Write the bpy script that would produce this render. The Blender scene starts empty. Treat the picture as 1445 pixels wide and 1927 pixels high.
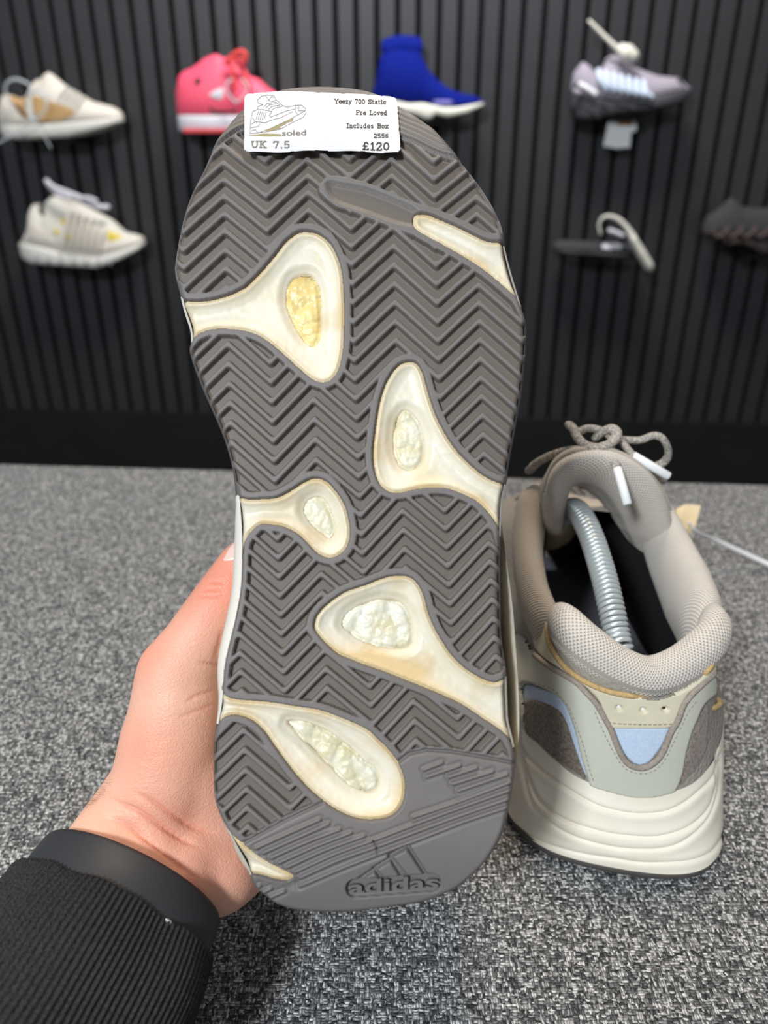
import bpy, math, random
import numpy as np
from mathutils import Vector, Matrix
from mathutils.bvhtree import BVHTree

# ---------------------------------------------------------------- camera, world, lights, exposure
F = 1447.0; CX, CY = 722.5, 963.5; PITCH = math.radians(26.2)
CAM = np.array([0.0, 0.0, 0.284])
RT = np.array([1.0, 0, 0]); UP = np.array([0, math.sin(PITCH), math.cos(PITCH)]); FW = np.array([0, math.cos(PITCH), -math.sin(PITCH)])
sc = bpy.context.scene
cd = bpy.data.cameras.new('camera'); cam = bpy.data.objects.new('camera', cd); sc.collection.objects.link(cam)
cam.location = CAM; cam.rotation_euler = (math.pi/2 - PITCH, 0, 0)
cd.sensor_fit = 'VERTICAL'; cd.sensor_height = 36.0; cd.lens = 36.0*F/1927.0
cd.clip_start = 0.01; cd.clip_end = 20
cd.dof.use_dof = True; cd.dof.focus_distance = 0.272; cd.dof.aperture_fstop = 8.8
sc.camera = cam
w = bpy.data.worlds.new('world'); sc.world = w; w.use_nodes = True
w.node_tree.nodes['Background'].inputs[0].default_value = (0.86, 0.92, 1.0, 1)
w.node_tree.nodes['Background'].inputs[1].default_value = 0.32
def area(name, loc, target, size, power, col):
    l = bpy.data.lights.new(name, 'AREA'); l.size = size; l.energy = power; l.color = col
    o = bpy.data.objects.new(name, l); sc.collection.objects.link(o); o.location = loc
    o.rotation_euler = (Vector(target)-Vector(loc)).to_track_quat('-Z', 'Y').to_euler()
    return o
area('cool_panel_lamp', (-0.74, -1.08, 1.34), (0.0, 0.25, 0.1), 0.28, 42, (0.90, 0.96, 1.0))
area('warm_ceiling_lamp', (0.15, 0.95, 2.1), (0.0, 0.3, 0.0), 0.42, 23, (1.0, 0.80, 0.58))
area('wall_ceiling_lamp', (0.1, 1.35, 1.45), (0.08, 1.98, 0.7), 0.35, 24, (0.93, 0.96, 1.0))
sc.view_settings.view_transform = 'Standard'; sc.view_settings.look = 'None'
sc.view_settings.gamma = 1.0; sc.view_settings.use_curve_mapping = False; sc.view_settings.exposure = 0.0

# ---------------------------------------------------------------- helpers
def lin(c):
    c = np.array(c, float)/255.0
    return tuple(np.where(c <= 0.04045, c/12.92, ((c+0.055)/1.055)**2.4))
def ray(px, py):
    px = np.asarray(px, float); py = np.asarray(py, float)
    return ((px-CX)/F)[..., None]*RT - ((py-CY)/F)[..., None]*UP + FW      # unit depth
def cam_pt(px, py, d): return CAM + ray(px, py)*np.asarray(d, float)[..., None]
def at_y(px, py, Y):
    r = ray(px, py); return CAM + r*(np.asarray(Y, float)/r[..., 1])[..., None]
def at_z(px, py, Z):
    r = ray(px, py); return CAM + r*((np.asarray(Z, float)-CAM[2])/r[..., 2])[..., None]
def project(P):
    q = P-CAM; d = q@FW
    return CX+F*(q@RT)/d, CY-F*(q@UP)/d, d
def tag(o, label=None, cat=None, group=None, kind=None):
    if label: o['label'] = label
    if cat: o['category'] = cat
    if group: o['group'] = group
    if kind: o['kind'] = kind
    return o
def empty(name, loc, label, cat, group=None):
    o = bpy.data.objects.new(name, None); sc.collection.objects.link(o); o.location = loc
    o.empty_display_size = 0.02
    bpy.context.view_layer.update()
    return tag(o, label, cat, group)
def link(name, me, mat, parent=None, smooth=True):
    if mat is not None:
        me.materials.clear(); me.materials.append(mat)
    if smooth: me.polygons.foreach_set('use_smooth', [True]*len(me.polygons))
    o = bpy.data.objects.new(name, me); sc.collection.objects.link(o)
    if parent is not None:
        o.parent = parent
        m = Matrix.Identity(4); p = parent; loc = Vector((0, 0, 0))
        while p is not None: loc += p.location; p = p.parent
        o.matrix_parent_inverse = Matrix.Translation(-loc) if parent.parent is None else Matrix.Identity(4)
        if parent.parent is not None: o.matrix_parent_inverse = Matrix.Identity(4)
    return o
def mesh(name, V, Fc, mat=None, parent=None, smooth=True):
    me = bpy.data.meshes.new(name)
    V = np.asarray(V, float)
    if isinstance(Fc, np.ndarray) and Fc.ndim == 2:
        n = Fc.shape[1]
        me.vertices.add(len(V)); me.vertices.foreach_set('co', V.ravel())
        me.loops.add(Fc.size); me.loops.foreach_set('vertex_index', Fc.ravel().astype(np.int32))
        me.polygons.add(len(Fc)); me.polygons.foreach_set('loop_start', (np.arange(len(Fc))*n).astype(np.int32))
        me.update(calc_edges=True); me.validate()
    else:
        me.from_pydata([tuple(v) for v in V], [], [tuple(int(i) for i in f) for f in Fc]); me.update()
    return link(name, me, mat, parent, smooth)
def spline(pts, closed=True, sub=6):
    p = np.array(pts, float); n = len(p)
    if closed: q = np.vstack([p[-1], p, p[0], p[1]]); m = n
    else: q = np.vstack([2*p[0]-p[1], p, 2*p[-1]-p[-2]]); m = n-1
    out = []
    for i in range(m):
        a, b, c, d = q[i], q[i+1], q[i+2], q[i+3]
        for t in np.arange(sub)/sub:
            out.append(0.5*((2*b)+(-a+c)*t+(2*a-5*b+4*c-d)*t*t+(-a+3*b-3*c+d)*t**3))
    if not closed: out.append(p[-1])
    return np.array(out)
def dist_line(X, Y, L, closed=False):
    L = np.asarray(L, float); A = L if closed else L[:-1]; B = np.roll(L, -1, 0) if closed else L[1:]
    best = np.full(X.shape, 1e18)
    for (ax, ay), (bx, by) in zip(A, B):
        dx, dy = bx-ax, by-ay; ll = dx*dx+dy*dy+1e-12
        t = np.clip(((X-ax)*dx+(Y-ay)*dy)/ll, 0, 1)
        d = (X-ax-t*dx)**2+(Y-ay-t*dy)**2
        np.minimum(best, d, out=best)
    return np.sqrt(best)
def sdf(X, Y, P, margin=1e9):
    """signed distance to a closed polygon, positive inside"""
    P = np.asarray(P, float); X = np.asarray(X, float); Y = np.asarray(Y, float)
    out = np.full(X.shape, -margin if margin < 1e8 else -1e6)
    m = (X > P[:, 0].min()-margin) & (X < P[:, 0].max()+margin) & (Y > P[:, 1].min()-margin) & (Y < P[:, 1].max()+margin)
    x = X[m]; y = Y[m]
    if x.size == 0: return out
    d = dist_line(x, y, P, True)
    ins = np.zeros(x.shape, bool)
    Q = np.roll(P, -1, 0)
    for (ax, ay), (bx, by) in zip(P, Q):
        if ay == by: continue
        c = ((ay > y) != (by > y)) & (x < (bx-ax)*(y-ay)/(by-ay)+ax)
        ins ^= c
    out[m] = np.where(ins, d, -d)
    return out
def region_grid(sd_fn, bbox, step):
    """grid of pixel-space points clipped and snapped to the zero line of sd_fn; returns x,y,faces"""
    x0, y0, x1, y1 = bbox
    xs = np.arange(x0-step, x1+2*step, step); ys = np.arange(y0-step, y1+2*step, step)
    X, Y = np.meshgrid(xs, ys); S = sd_fn(X, Y)
    sx = (X[:, :-1]+X[:, 1:])/2
    c = (S[:-1, :-1]+S[1:, :-1]+S[:-1, 1:]+S[1:, 1:])/4 > 0
    h, wd = X.shape; idx = np.arange(h*wd).reshape(h, wd)
    f = np.stack([idx[:-1, :-1][c], idx[1:, :-1][c], idx[1:, 1:][c], idx[:-1, 1:][c]], 1)
    x = X.ravel().copy(); y = Y.ravel().copy(); s = S.ravel()
    used, inv = np.unique(f.ravel(), return_inverse=True)
    f = inv.reshape(-1, 4); x = x[used]; y = y[used]; s = s[used]
    for it in range(2):
        e = 0.5
        near = (s < 0.35*step)
        if it == 1: near = moved
        gx = (sd_fn(x[near]+e, y[near])-sd_fn(x[near]-e, y[near]))/(2*e)
        gy = (sd_fn(x[near], y[near]+e)-sd_fn(x[near], y[near]-e))/(2*e)
        gl = np.maximum(np.hypot(gx, gy), 0.3)
        sn = sd_fn(x[near], y[near])
        k = np.clip(sn, -1.2*step, 1.2*step)
        x[near] -= k*gx/gl; y[near] -= k*gy/gl
        moved = near
    return x, y, f
def smoothstep(a, b, v):
    t = np.clip((v-a)/(b-a), 0, 1); return t*t*(3-2*t)
def hash_noise(x, y, seed=0):
    xi = np.floor(x); yi = np.floor(y); fx = x-xi; fy = y-yi; fx = fx*fx*(3-2*fx); fy = fy*fy*(3-2*fy)
    def h(a, b):
        v = np.sin(a*127.1+b*311.7+seed*74.7)*43758.5453; return v-np.floor(v)
    return (h(xi, yi)*(1-fx)+h(xi+1, yi)*fx)*(1-fy)+(h(xi, yi+1)*(1-fx)+h(xi+1, yi+1)*fx)*fy
def tube(path, r, seg=10, closed=False, cap=True, flat=1.0):
    P = np.asarray(path, float); n = len(P); r = np.broadcast_to(np.asarray(r, float), (n,))
    T = np.gradient(P, axis=0) if not closed else np.roll(P, -1, 0)-np.roll(P, 1, 0)
    T /= np.linalg.norm(T, axis=1)[:, None]+1e-12
    u = np.cross(T[0], [0.31, 0.2, 0.93]); u /= np.linalg.norm(u); V = []
    for i in range(n):
        u = u-T[i]*(u@T[i]); u /= np.linalg.norm(u); v = np.cross(T[i], u)
        for k in range(seg):
            a = 2*math.pi*k/seg; V.append(P[i]+r[i]*(math.cos(a)*u+flat*math.sin(a)*v))
    Fc = []
    for i in range(n if closed else n-1):
        j = (i+1) % n
        for k in range(seg):
            l = (k+1) % seg; Fc.append((i*seg+k, i*seg+l, j*seg+l, j*seg+k))
    if cap and not closed:
        Fc.append(tuple(range(seg-1, -1, -1))); Fc.append(tuple((n-1)*seg+k for k in range(seg)))
    return V, Fc
def capsule_path(path, r, sub=6, ends=3):
    """smooth path and radii with rounded ends"""
    P = spline(path, False, sub); r = np.broadcast_to(np.asarray(r, float), (len(path),))
    R = np.interp(np.linspace(0, 1, len(P)), np.linspace(0, 1, len(path)), r)
    a = P[0]-P[1]; a /= np.linalg.norm(a); b = P[-1]-P[-2]; b /= np.linalg.norm(b)
    pre = [P[0]+a*R[0]*math.sin(t)for t in np.linspace(math.pi/2*.96, .3, ends)]; pr = [R[0]*math.cos(t) for t in np.linspace(math.pi/2*.96, .3, ends)]
    post = [P[-1]+b*R[-1]*math.sin(t) for t in np.linspace(.3, math.pi/2*.96, ends)]; qr = [R[-1]*math.cos(t) for t in np.linspace(.3, math.pi/2*.96, ends)]
    return np.vstack([pre, P, post]), np.concatenate([pr, R, qr])
def join(parts):
    V = []; Fc = []
    for v, f in parts:
        o = len(V); V += [tuple(p) for p in v]; Fc += [tuple(i+o for i in q) for q in f]
    return V, Fc
def box(x0, x1, y0, y1, z0, z1, bev=0.0):
    import bmesh
    bm = bmesh.new(); bmesh.ops.create_cube(bm, size=1)
    for v in bm.verts:
        v.co = Vector(((x0+x1)/2+v.co.x*(x1-x0), (y0+y1)/2+v.co.y*(y1-y0), (z0+z1)/2+v.co.z*(z1-z0)))
    if bev: bmesh.ops.bevel(bm, geom=list(bm.edges), offset=bev, segments=2, affect='EDGES', profile=0.6)
    V = [tuple(v.co) for v in bm.verts]; Fc = [tuple(v.index for v in f.verts) for f in bm.faces]
    bm.verts.ensure_lookup_table(); bm.verts.index_update()
    V = [tuple(v.co) for v in bm.verts]; Fc = [tuple(v.index for v in f.verts) for f in bm.faces]; bm.free()
    return V, Fc
def xform(o_or_V, M):
    V = np.asarray(o_or_V, float); return V@M[:3, :3].T+M[:3, 3]

# ---------------------------------------------------------------- materials
def mat(name, col, rough=0.6, spec=0.5, metal=0.0, noise=None, bump=None, sss=0.0, sheen=0.0, trans=0.0, alpha=1.0, wave=None, vor=None):
    """noise=(scale, amount, colour2), bump=(scale, strength, distance), vor likewise for woven bumps"""
    m = bpy.data.materials.new(name); m.use_nodes = True; nt = m.node_tree; N = nt.nodes; b = N['Principled BSDF']
    c = lin(col); b.inputs['Base Color'].default_value = (*c, 1); b.inputs['Roughness'].default_value = rough
    b.inputs['Specular IOR Level'].default_value = spec; b.inputs['Metallic'].default_value = metal
    if sss:
        b.inputs['Subsurface Weight'].default_value = sss; b.inputs['Subsurface Radius'].default_value = (0.006, 0.0022, 0.0012); b.inputs['Subsurface Scale'].default_value = 1.0
    if sheen: b.inputs['Sheen Weight'].default_value = sheen
    if trans: b.inputs['Transmission Weight'].default_value = trans
    if alpha < 1: b.inputs['Alpha'].default_value = alpha
    tc = N.new('ShaderNodeTexCoord'); L = nt.links
    if noise:
        n = N.new('ShaderNodeTexNoise'); n.inputs['Scale'].default_value = noise[0]; n.inputs['Detail'].default_value = 5
        L.new(tc.outputs['Object'], n.inputs['Vector'])
        r = N.new('ShaderNodeValToRGB'); r.color_ramp.elements[0].position = 0.5-noise[1]; r.color_ramp.elements[1].position = 0.5+noise[1]
        r.color_ramp.elements[0].color = (*c, 1); r.color_ramp.elements[1].color = (*lin(noise[2]), 1)
        L.new(n.outputs['Fac'], r.inputs[0]); L.new(r.outputs[0], b.inputs['Base Color'])
    h = None
    def addbump(node, out, strength, dist, prev):
        bp = N.new('ShaderNodeBump'); bp.inputs['Strength'].default_value = strength; bp.inputs['Distance'].default_value = dist
        L.new(node.outputs[out], bp.inputs['Height'])
        if prev is not None: L.new(prev.outputs['Normal'], bp.inputs['Normal'])
        return bp
    if bump:
        n2 = N.new('ShaderNodeTexNoise'); n2.inputs['Scale'].default_value = bump[0]; n2.inputs['Detail'].default_value = 4
        L.new(tc.outputs['Object'], n2.inputs['Vector']); h = addbump(n2, 'Fac', bump[1], bump[2], h)
    if vor:
        v = N.new('ShaderNodeTexVoronoi'); v.inputs['Scale'].default_value = vor[0]
        L.new(tc.outputs['Object'], v.inputs['Vector']); h = addbump(v, 'Distance', vor[1], vor[2], h)
        if len(vor) > 3:
            r2 = N.new('ShaderNodeValToRGB'); r2.color_ramp.elements[0].position = 0.15; r2.color_ramp.elements[1].position = 0.75
            r2.color_ramp.elements[0].color = (*lin(col), 1); r2.color_ramp.elements[1].color = (*lin(vor[3]), 1)
            L.new(v.outputs['Distance'], r2.inputs[0]); L.new(r2.outputs[0], b.inputs['Base Color'])
    if h is not None: L.new(h.outputs['Normal'], b.inputs['Normal'])
    return m
def mat_attr(name, attr, c0, c1, rough=0.6, spec=0.4, bump=None, noise=None):
    """two colours mixed by a painted attribute (grime that sits on the piece)"""
    m = mat(name, c0, rough, spec, bump=bump); nt = m.node_tree; N = nt.nodes; L = nt.links; b = N['Principled BSDF']
    a = N.new('ShaderNodeAttribute'); a.attribute_name = attr
    mx = N.new('ShaderNodeMix'); mx.data_type = 'RGBA'
    mx.inputs['A'].default_value = (*lin(c0), 1); mx.inputs['B'].default_value = (*lin(c1), 1)
    L.new(a.outputs['Fac'], mx.inputs['Factor']); L.new(mx.outputs['Result'], b.inputs['Base Color'])
    return m
def set_attr(o, name, vals):
    a = o.data.attributes.new(name, 'FLOAT', 'POINT'); a.data.foreach_set('value', np.asarray(vals, np.float32))
def fabric_weave(name, scale, c_dark, c_mid, c_light, rot=0.0):
    """melange plain weave: threads in two directions, each float its own tone"""
    m = bpy.data.materials.new(name); m.use_nodes = True; nt = m.node_tree; N = nt.nodes; L = nt.links; b = N['Principled BSDF']
    b.inputs['Roughness'].default_value = 0.9; b.inputs['Specular IOR Level'].default_value = 0.25
    tc = N.new('ShaderNodeTexCoord')
    nz = N.new('ShaderNodeTexNoise'); nz.inputs['Scale'].default_value = 260; L.new(tc.outputs['Object'], nz.inputs['Vector'])
    ad = N.new('ShaderNodeVectorMath'); ad.operation = 'MULTIPLY_ADD'; ad.inputs[1].default_value = (0.0011, 0.0011, 0); L.new(nz.outputs['Color'], ad.inputs[0]); L.new(tc.outputs['Object'], ad.inputs[2])
    def vor(sx, sy, ang):
        mp = N.new('ShaderNodeMapping'); mp.inputs['Scale'].default_value = (sx, sy, 1.0); mp.inputs['Rotation'].default_value = (0, 0, ang)
        mp.vector_type = 'POINT'
        L.new(ad.outputs[0], mp.inputs['Vector'])
        v = N.new('ShaderNodeTexVoronoi'); v.voronoi_dimensions = '2D'; v.inputs['Scale'].default_value = scale; v.inputs['Randomness'].default_value = 0.45
        L.new(mp.outputs[0], v.inputs['Vector']); return v
    a = vor(0.62, 1.25, rot); c = vor(1.35, 0.62, rot)
    # alternate the two thread directions with a checker at the same pitch
    ck = N.new('ShaderNodeTexVoronoi'); ck.voronoi_dimensions = '2D'; ck.inputs['Scale'].default_value = scale*0.9; ck.inputs['Randomness'].default_value = 0.8
    L.new(ad.outputs[0], ck.inputs['Vector'])
    sep = N.new('ShaderNodeSeparateColor'); L.new(ck.outputs['Color'], sep.inputs[0])
    gt = N.new('ShaderNodeMath'); gt.operation = 'GREATER_THAN'; gt.inputs[1].default_value = 0.5; L.new(sep.outputs[0], gt.inputs[0])
    mc = N.new('ShaderNodeMix'); mc.data_type = 'RGBA'; L.new(gt.outputs[0], mc.inputs['Factor']); L.new(a.outputs['Color'], mc.inputs['A']); L.new(c.outputs['Color'], mc.inputs['B'])
    md = N.new('ShaderNodeMix'); md.data_type = 'FLOAT'; L.new(gt.outputs[0], md.inputs['Factor']); L.new(a.outputs['Distance'], md.inputs['A']); L.new(c.outputs['Distance'], md.inputs['B'])
    s2 = N.new('ShaderNodeSeparateColor'); L.new(mc.outputs['Result'], s2.inputs[0])
    r = N.new('ShaderNodeValToRGB'); e = r.color_ramp.elements; e[0].position = 0.02; e[0].color = (*lin(c_dark), 1); e[1].position = 0.98; e[1].color = (*lin(c_light), 1)
    x = e.new(0.55); x.color = (*lin(c_mid), 1); L.new(s2.outputs[1], r.inputs[0])
    dk = N.new('ShaderNodeMapRange'); dk.inputs[1].default_value = 0.25; dk.inputs[2].default_value = 0.62; dk.inputs[3].default_value = 1.0; dk.inputs[4].default_value = 0.22; L.new(md.outputs['Result'], dk.inputs[0])
    mu = N.new('ShaderNodeMix'); mu.data_type = 'RGBA'; mu.blend_type = 'MULTIPLY'; mu.inputs['Factor'].default_value = 1
    L.new(r.outputs[0], mu.inputs['A']); L.new(dk.outputs[0], mu.inputs['B']); L.new(mu.outputs['Result'], b.inputs['Base Color'])
    bp = N.new('ShaderNodeBump'); bp.invert = True; bp.inputs['Strength'].default_value = 0.9; bp.inputs['Distance'].default_value = 0.0008
    L.new(md.outputs['Result'], bp.inputs['Height']); L.new(bp.outputs[0], b.inputs['Normal'])
    return m

M = {}
def knit(name, c_hole, c_yarn, pu=.00135, pv=.0011):
    m = mat(name, c_yarn, .85, .25, sheen=.2); nt = m.node_tree; N = nt.nodes; L = nt.links; b = N['Principled BSDF']
    def at(n): a = N.new('ShaderNodeAttribute'); a.attribute_name = n; return a.outputs['Fac']
    def mt(op, a, bb=None):
        x = N.new('ShaderNodeMath'); x.operation = op
        for i, v in enumerate((a, bb)):
            if v is None: continue
            if isinstance(v, float): x.inputs[i].default_value = v
            else: L.new(v, x.inputs[i])
        return x.outputs[0]
    u = mt('MULTIPLY', at('ku'), 2*math.pi/pu); v = mt('MULTIPLY', at('kv'), math.pi/pv)
    h = mt('MULTIPLY', mt('SINE', u), mt('SINE', v)); h2 = mt('MULTIPLY', mt('ADD', h, 1.0), 0.5)
    r = N.new('ShaderNodeValToRGB'); e = r.color_ramp.elements; e[0].position = .05; e[0].color = (*lin(c_hole), 1); e[1].position = .5; e[1].color = (*lin(c_yarn), 1); L.new(h2, r.inputs[0]); L.new(r.outputs[0], b.inputs['Base Color'])
    bp = N.new('ShaderNodeBump'); bp.inputs['Strength'].default_value = .7; bp.inputs['Distance'].default_value = .0005; L.new(h2, bp.inputs['Height']); L.new(bp.outputs[0], b.inputs['Normal'])
    return m
M['slat'] = mat('charcoal_slat_veneer', (46, 46, 48), 0.42, 0.4, noise=(30, .3, (41, 41, 43)), bump=(300, .15, .0004))
M['felt'] = mat('black_felt', (14, 14, 14), 0.95, 0.1, bump=(600, .3, .0005))
M['black_board'] = mat('black_board', (26, 26, 26), 0.8, 0.2, noise=(9, .25, (20, 20, 20)))
M['carpet'] = mat('black_carpet', (20, 20, 20), 0.95, 0.1, bump=(500, .5, .001))
M['table'] = fabric_weave('grey_melange_upholstery', 820, (58, 59, 62), (132, 132, 133), (222, 222, 220))
M['bench_side'] = mat('grey_bench_side_cloth', (112, 112, 114), 0.95, 0.15, noise=(900, .25, (66, 66, 70)), bump=(900, .6, .0008))
M['rubber'] = mat_attr('grey_rubber', 'grime', (108, 103, 101), (96, 86, 76), 0.55, 0.4, bump=(900, .12, .0002))
M['cream'] = mat('cream_midsole_foam', (236, 226, 206), 0.45, 0.4, noise=(45, .22, (240, 233, 217)), bump=(700, .1, .0002))
M['cream2'] = mat('pale_midsole_foam', (216, 210, 198), 0.42, 0.45, noise=(25, .25, (222, 217, 207)), bump=(500, .08, .0002))
M['pod'] = mat_attr('aged_pod_foam', 'grime', (220, 212, 192), (204, 180, 136), 0.42, 0.45, bump=(800, .15, .0002))
M['pellet'] = mat('translucent_foam_pellets', (222, 219, 202), 0.4, 0.5, noise=(120, .15, (206, 196, 160)), bump=(700, .4, .0006))
M['pellet_amber'] = mat('amber_foam_pellets', (232, 214, 150), 0.35, 0.5, noise=(130, .2, (208, 176, 104)), bump=(500, .4, .0006))
M['sticker'] = mat('white_paper_label', (200, 201, 206), 0.5, 0.3)
M['ink'] = mat('dark_print', (70, 62, 52), 0.8, 0.1)
M['ink2'] = mat('grey_print', (120, 115, 105), 0.8, 0.1)
M['ink3'] = mat('olive_print', (150, 142, 105), 0.8, 0.1)
M['leather'] = mat('sage_grey_leather', (190, 190, 174), 0.5, 0.4, bump=(420, .35, .0003), noise=(40, .3, (196, 195, 182)))
M['leather2'] = mat('cream_tab_leather', (218, 208, 182), 0.55, 0.4, bump=(380, .3, .0003), noise=(60, .3, (196, 190, 168)))
M['suede'] = mat('taupe_suede', (150, 136, 126), 0.95, 0.1, noise=(900, .25, (92, 80, 72)), bump=(900, .9, .0008), sheen=.3)
M['tan'] = mat('tan_suede_piping', (206, 178, 128), 0.9, 0.2, bump=(1100, .9, .0006), noise=(700, .3, (170, 138, 92)))
M['taupe_edge'] = mat('taupe_suede_piping', (172, 160, 148), 0.9, 0.2, bump=(1100, .9, .0006), noise=(700, .3, (140, 128, 118)))
M['reflect'] = mat('pale_blue_reflective_film', (176, 194, 218), 0.5, 0.6, noise=(1400, .2, (198, 212, 230)))
M['meshfab'] = knit('warm_grey_air_mesh', (134, 126, 118), (208, 200, 190))
M['meshfab2'] = knit('taupe_air_mesh', (124, 114, 104), (196, 186, 172))
M['lining'] = mat('black_lining', (26, 26, 28), 0.9, 0.2, bump=(800, .3, .0003))
M['insole'] = mat('dark_insole', (128, 128, 136), 0.8, 0.2, bump=(700, .3, .0003))
M['upper_grey'] = mat('grey_upper_mesh', (150, 144, 134), 0.8, 0.2, vor=(600, .7, .0006))
M['steel'] = mat('zinc_plated_spring', (196, 204, 206), 0.32, 0.6, metal=0.55)
M['lace'] = mat('speckled_grey_cord', (112, 105, 98), 0.85, 0.2, vor=(1100, 1.0, .0006, (190, 184, 176)))
M['white_plastic'] = mat('white_plastic', (230, 231, 232), 0.35, 0.5)
M['clear_plastic'] = mat('milky_clear_plastic', (214, 220, 224), 0.3, 0.5, alpha=0.55)
M['card'] = mat('cream_card', (232, 210, 170), 0.7, 0.2)
M['sole_dark'] = mat('dark_rubber_edge', (84, 80, 77), 0.55, 0.35)
M['skin'] = mat('fair_skin', (226, 172, 146), 0.5, 0.4, sss=0.2, noise=(28, .22, (232, 188, 164)), bump=(420, .3, .0006), vor=(1500, .35, .00035))
M['nail'] = mat('thumb_nail', (238, 196, 182), 0.25, 0.5)
M['sleeve'] = mat('black_ribbed_knit', (34, 35, 38), 0.95, 0.15, bump=(900, .9, .0009), noise=(1500, .2, (58, 60, 62)))
M['band'] = mat('matte_black_silicone', (46, 48, 52), 0.5, 0.35)
M['hair'] = mat('arm_hair', (120, 96, 72), 0.6, 0.3)

# ================================================================ SETTING
YAW = math.radians(3.5); WD = 1.95
WU = np.array([math.cos(YAW), -math.sin(YAW), 0]); WN = np.array([-math.sin(YAW), -math.cos(YAW), 0]); WO = np.array([0, WD, 0])
def wall_pt(px, py, off):
    r = ray(px, py); t = (np.dot(WO+WN*0-CAM, WN)+off)/(r@WN)
    return CAM+r*np.asarray(t)[..., None]
def wall_frame(P): q = P-WO; return q@WU, q[..., 2]
def wxyz(u, v, off): return WO+np.asarray(u)[..., None]*WU+np.asarray(off)[..., None]*WN+np.asarray(v)[..., None]*np.array([0, 0, 1.0])
SLAT_Z0 = -0.385; SLAT_Z1 = 0.95; FLOOR = -0.56
def wbox(u0, u1, o0, o1, z0, z1, bev=0):
    V, Fc = box(u0, u1, o0, o1, z0, z1, bev); V = np.array(V)
    P = wxyz(V[:, 0], V[:, 2], V[:, 1]); return P, [f[::-1] for f in Fc]
V, Fc = wbox(-1.7, 1.7, -0.06, 0.0, FLOOR, SLAT_Z1); wall = tag(mesh('wall_back', V, Fc, M['felt'], None, False), kind='structure')
V, Fc = box(-2.2, 2.2, -0.9, 2.3, FLOOR-0.05, FLOOR); tag(mesh('floor', V, Fc, M['carpet'], None, False), kind='structure')
V, Fc = wbox(-1.7, 1.7, 0.0, 0.024, FLOOR, SLAT_Z0); bb = tag(mesh('baseboard_back', V, Fc, M['black_board'], None, False), kind='structure')
PIT = 0.0442
s0 = None
rnd = random.Random(3)
for i in range(-31, 32):
    if s0 is None:
        V, Fc = wbox(-0.0165, 0.0165, 0.0, 0.021, SLAT_Z0, SLAT_Z1, 0.0012); s0 = mesh('slat', V, Fc, M['slat'], wall, False)
        sl = s0
    else:
        sl = s0.copy(); sc.collection.objects.link(sl)
    sl.location = WU*(i*PIT+0.008)
for z in (0.06,):
    pass

# the upholstered display bench: its back edge runs parallel to the wall
def bench():
    import bmesh
    a = math.radians(3.9); U = np.array([math.cos(a), -math.sin(a)]); W2 = np.array([math.sin(a), math.cos(a)])
    def rr(x0, x1, y0, y1, R, n=14):
        P = []
        for cx, cy, a0 in ((x1-R, y1-R, 0), (x0+R, y1-R, 90), (x0+R, y0+R, 180), (x1-R, y0+R, 270)):
            for k in range(n+1):
                t = math.radians(a0+90*k/n); P.append((cx+R*math.cos(t), cy+R*math.sin(t)))
        return np.array(P)
    loops = []
    prof = [(-0.012, 0.0), (-0.008, -0.001), (-0.004, -0.0035), (-0.001, -0.008), (0, -0.014), (0, -0.06), (-.003, -.066), (-.003, -.40)]
    for e, z in prof:
        p = rr(-0.56-e, 0.95+e, 0.125-e, 0.664+e, 0.10)
        w2 = p[:, :1]*U+p[:, 1:]*W2
        loops.append(np.column_stack([w2, np.full(len(w2), z)]))
    n = len(loops[0])
    def shell(ls, lid, base):
        V = np.vstack(ls); Fc = []
        for k in range(len(ls)-1):
            for i in range(n):
                j = (i+1) % n; Fc.append((k*n+i, (k+1)*n+i, (k+1)*n+j, k*n+j))
        if lid: Fc.append(tuple(range(n)))
        if base: Fc.append(tuple((len(ls)-1)*n+i for i in range(n-1, -1, -1)))
        return V, Fc
    e = empty('upholstered_bench', (0.1, 0.3, FLOOR), 'grey melange woven fabric bench top the pair of trainers is shown on', 'bench')
    V, Fc = shell(loops[:5], True, False); mesh('cushion_top', V, Fc, M['table'], e, False)
    V, Fc = shell(loops[4:], False, True); mesh('side_cloth', V, Fc, M['bench_side'], e, False)
    for x, y in ((-0.46, 0.20), (0.84, 0.20), (-0.46, 0.56), (0.84, 0.56)):
        c = x*U+y*W2; b = box(c[0]-.02, c[0]+.02, c[1]-.02, c[1]+.02, FLOOR, -0.395, .002)
        mesh('leg', b[0], b[1], M['black_board'], e, False)
bench()

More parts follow.
